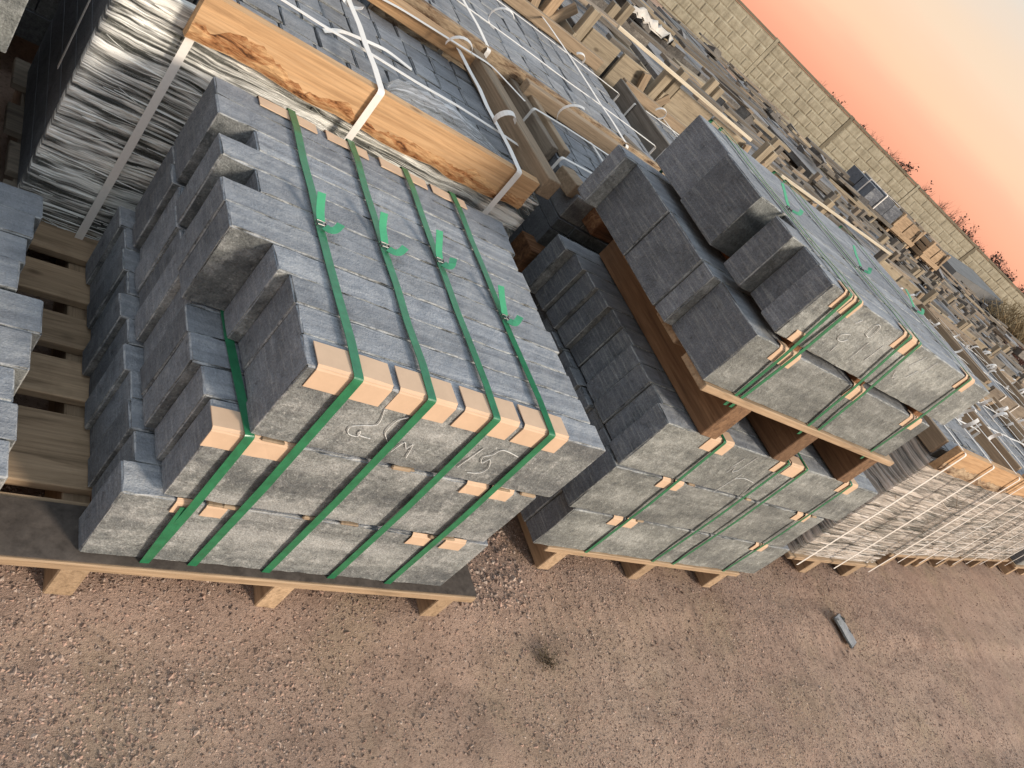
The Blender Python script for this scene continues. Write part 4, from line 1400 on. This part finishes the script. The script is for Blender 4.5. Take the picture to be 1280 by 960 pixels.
# dark blue block load and pale crates standing on the third row
bl = thing('block_load', 'dark blue-grey block load bound with white straps, standing before the wall', 'block load', (9.80, 6.25, .92), -.05)
bl.scale = (.7, .7, .8)
rnd = random.Random(301)
for i in range(3):
    for j in range(2):
        link('stone_block', stone_mesh(.42, .38, .26 + .03 * (i == 1), rnd, seg=.3, chip=.01), 'block', bl, (.22 + i * .43, .2 + j * .4, .135 + .015 * (i == 1)))
link('bed_plank', board_mesh(1.5, .8, .06), 'crate_grey', bl, (.65, .4, -.03))
band('strap', 'white', bl, round_path([(.45, -.02, 0), (.45, -.02, .31), (.45, .85, .31), (.45, .85, 0)], .02, 2), .03, .004)
band('strap', 'white', bl, round_path([(-.02, .2, 0), (-.02, .2, .31), (1.33, .2, .31), (1.33, .2, 0)], .02, 2), .03, .004, (0, 1, 0))
for k, (x, y) in enumerate([(10.9, 6.3), (11.9, 6.2)]):
    crate(('pale new crate right of the dark blue block load', 'smaller pale crate, farther right of the dark blue block load')[k], x, y, .8 - .1 * k, .6, .36, 310 + k, 'pallet', z=.80)
    slab_stack(('slab stack carrying the pale new crate before the wall', 'slab stack carrying the smaller pale crate before the wall')[k], x - .2, y - .1, 1.1, .9, .78, 320 + k)
slab_stack('slab stack carrying the dark blue block load before the wall', 9.3, 6.25, 1.6, .95, .72, 323)

# big grey concrete slabs by the wall on the right, their shadow made as a black block
rnd = random.Random(331)
cs = thing('concrete_slabs', 'tilted grey concrete slabs over a black block standing for their shadow, near the wall on the right', 'concrete slabs', (23.6, 12.0, 0), -.12)
link('tilted_slab', stone_mesh(2.8, 1.6, .35, rnd, seg=1, chip=.03), 'concrete_grey', cs, (1.0, .2, .72), (0, -.10, 0))
link('shadow_block', stone_mesh(2.2, 1.4, .6, rnd, seg=1, chip=.03), 'shadowblack', cs, (2.6, -.1, .30), (0, 0, .2))
link('end_slab', stone_mesh(1.2, 1.4, .7, rnd, seg=1, chip=.03), 'concrete_grey', cs, (4.6, -.2, .36), (0, .2, .1))


# ------------------------------------------------------------------ bushes
def bush(name, label, loc, h, wdt, seed, mat='twig', leafy=0.0, cat='bush', group=None, twigs=46, r0=.02):
    rnd = random.Random(seed)
    t = thing(name, label, cat, loc, 0, group)
    V, F = [], []
    for q in range(3):
        a = rnd.uniform(0, 6.28)
        tube_geo([(0, 0, 0), (.1 * math.cos(a) * wdt, .1 * math.sin(a) * wdt, h * .3), (.2 * math.cos(a) * wdt, .2 * math.sin(a) * wdt, h * .6)], r0 * 1.6, V, F, 5, .4)
    link('trunk', mesh([tuple(v) for v in V], F, name='trunk'), mat, t)
    V, F = [], []
    for q in range(twigs):
        a = rnd.uniform(0, 6.28)
        rr = wdt * .5 * rnd.random() ** .6
        z0 = h * rnd.uniform(.15, .5)
        z1 = h * (1 - .45 * (rr / (wdt * .5)) ** 2) * rnd.uniform(.75, 1.0)
        p0 = Vector((.15 * rr * math.cos(a), .15 * rr * math.sin(a), z0))
        p2 = Vector((rr * math.cos(a), rr * math.sin(a), z1))
        p1 = p0.lerp(p2, .5) + Vector((rnd.uniform(-.1, .1), rnd.uniform(-.1, .1), -.05)) * wdt
        tube_geo([p0, p1, p2], r0 * rnd.uniform(.35, .7), V, F, 3, .4)
        for s in range(4):
            b0 = p0.lerp(p2, rnd.uniform(.35, .95))
            d = Vector((rnd.uniform(-1, 1), rnd.uniform(-1, 1), rnd.uniform(.2, 1.2))).normalized() * h * rnd.uniform(.08, .2)
            tube_geo([b0, b0 + d], r0 * .32, V, F, 3, .4)
            if rnd.random() < leafy:
                for u in range(5):
                    c = b0 + d * rnd.random() + Vector((rnd.uniform(-1, 1), rnd.uniform(-1, 1), rnd.uniform(-1, 1))) * .06 * h
                    e1 = Vector((rnd.uniform(-1, 1), rnd.uniform(-1, 1), rnd.uniform(-1, 1))).normalized() * h * .022
                    e2 = Vector((rnd.uniform(-1, 1), rnd.uniform(-1, 1), rnd.uniform(-1, 1))).normalized() * h * .022
                    b = len(V)
                    V += [c - e1, c + e2, c + e1, c - e2]
                    F.append((b, b + 1, b + 2, b + 3))
    link('crown', mesh([tuple(v) for v in V], F, name='crown'), 'needle' if leafy > .3 else mat, t)
    return t


rnd = random.Random(401)
nb = 44
pn = ['first', 'second', 'third', 'fourth', 'fifth', 'sixth', 'seventh', 'eighth', 'ninth']
third = ['left', 'middle', 'right']
seen = {}
for k in range(nb):
    s = 14.9 + 21.0 * (k / (nb - 1)) + rnd.uniform(-.2, .2)
    back = rnd.uniform(2.0, 5)
    p = wfoot + wdv * (s * (1 + back / WD)) + wn * back
    rise = (.22 + .48 * (k / nb)) * rnd.uniform(.5, 1.5)
    hh = WTOP + rise
    leaf = rnd.random() < .35
    pi_ = max(0, min(8, int((s - 12.53) // 4)))
    th_ = third[min(2, int(((s - 12.53) % 4) / 1.3334))]
    key = (leaf, pi_, th_)
    seen[key] = seen.get(key, 0) + 1
    nth = '' if seen[key] == 1 else f' ({pn[seen[key] - 1]})'
    bush('bare_bush' if not leaf else 'dark_bush', f'{"dark dense" if leaf else "bare twiggy"} bush showing over the {th_} third of the {pn[pi_]} whole wall panel{nth}', (p.x, p.y, 0), hh, rnd.uniform(.7, 1.5), 410 + k,
         leafy=.38 if leaf else .05, group='bushes behind the concrete wall', twigs=60, r0=.014)
bush('dry_bush', 'dry straw-coloured bush in front of the wall at the right picture edge', (26.2, 10.3, 0), 1.45, 3.4, 451, 'drygrass', twigs=240, r0=.03)
bush('dry_bush', 'low reddish brown brush below the straw-coloured bush at right', (22.8, 7.6, 0), .85, 3.6, 452, 'redbrush', twigs=260, r0=.03)

# ------------------------------------------------------------------ small things on the ground
rnd = random.Random(501)
sh = link('slate_shard', stone_mesh(.15, .13, .010, rnd, seg=.03, chip=.010), 'kerb2', None, (3.37, .045, ground_h(3.37, .045) + .012), (.12, -.1, 1.85))
tag(sh, 'thin grey stone shard lying alone on the dirt at lower right', 'stone shard')
V, F = [], []
for q in range(60):
    a = rnd.uniform(0, 6.28)
    l_ = rnd.uniform(.015, .045)
    p = Vector((1.29 + rnd.gauss(0, .02), -.115 + rnd.gauss(0, .02), 0))
    p.z = ground_h(p.x, p.y)
    tube_geo([p, p + Vector((math.cos(a) * l_ * .5, math.sin(a) * l_ * .5, l_ * .5)), p + Vector((math.cos(a) * l_, math.sin(a) * l_, l_ * .55))], .0012, V, F, 3, .3)
tag(link('dry_tuft', mesh([tuple(v) for v in V], F, name='tuft'), 'drytuft'), 'small dark dry weed tuft on the dirt in front of the pallets', 'weed')
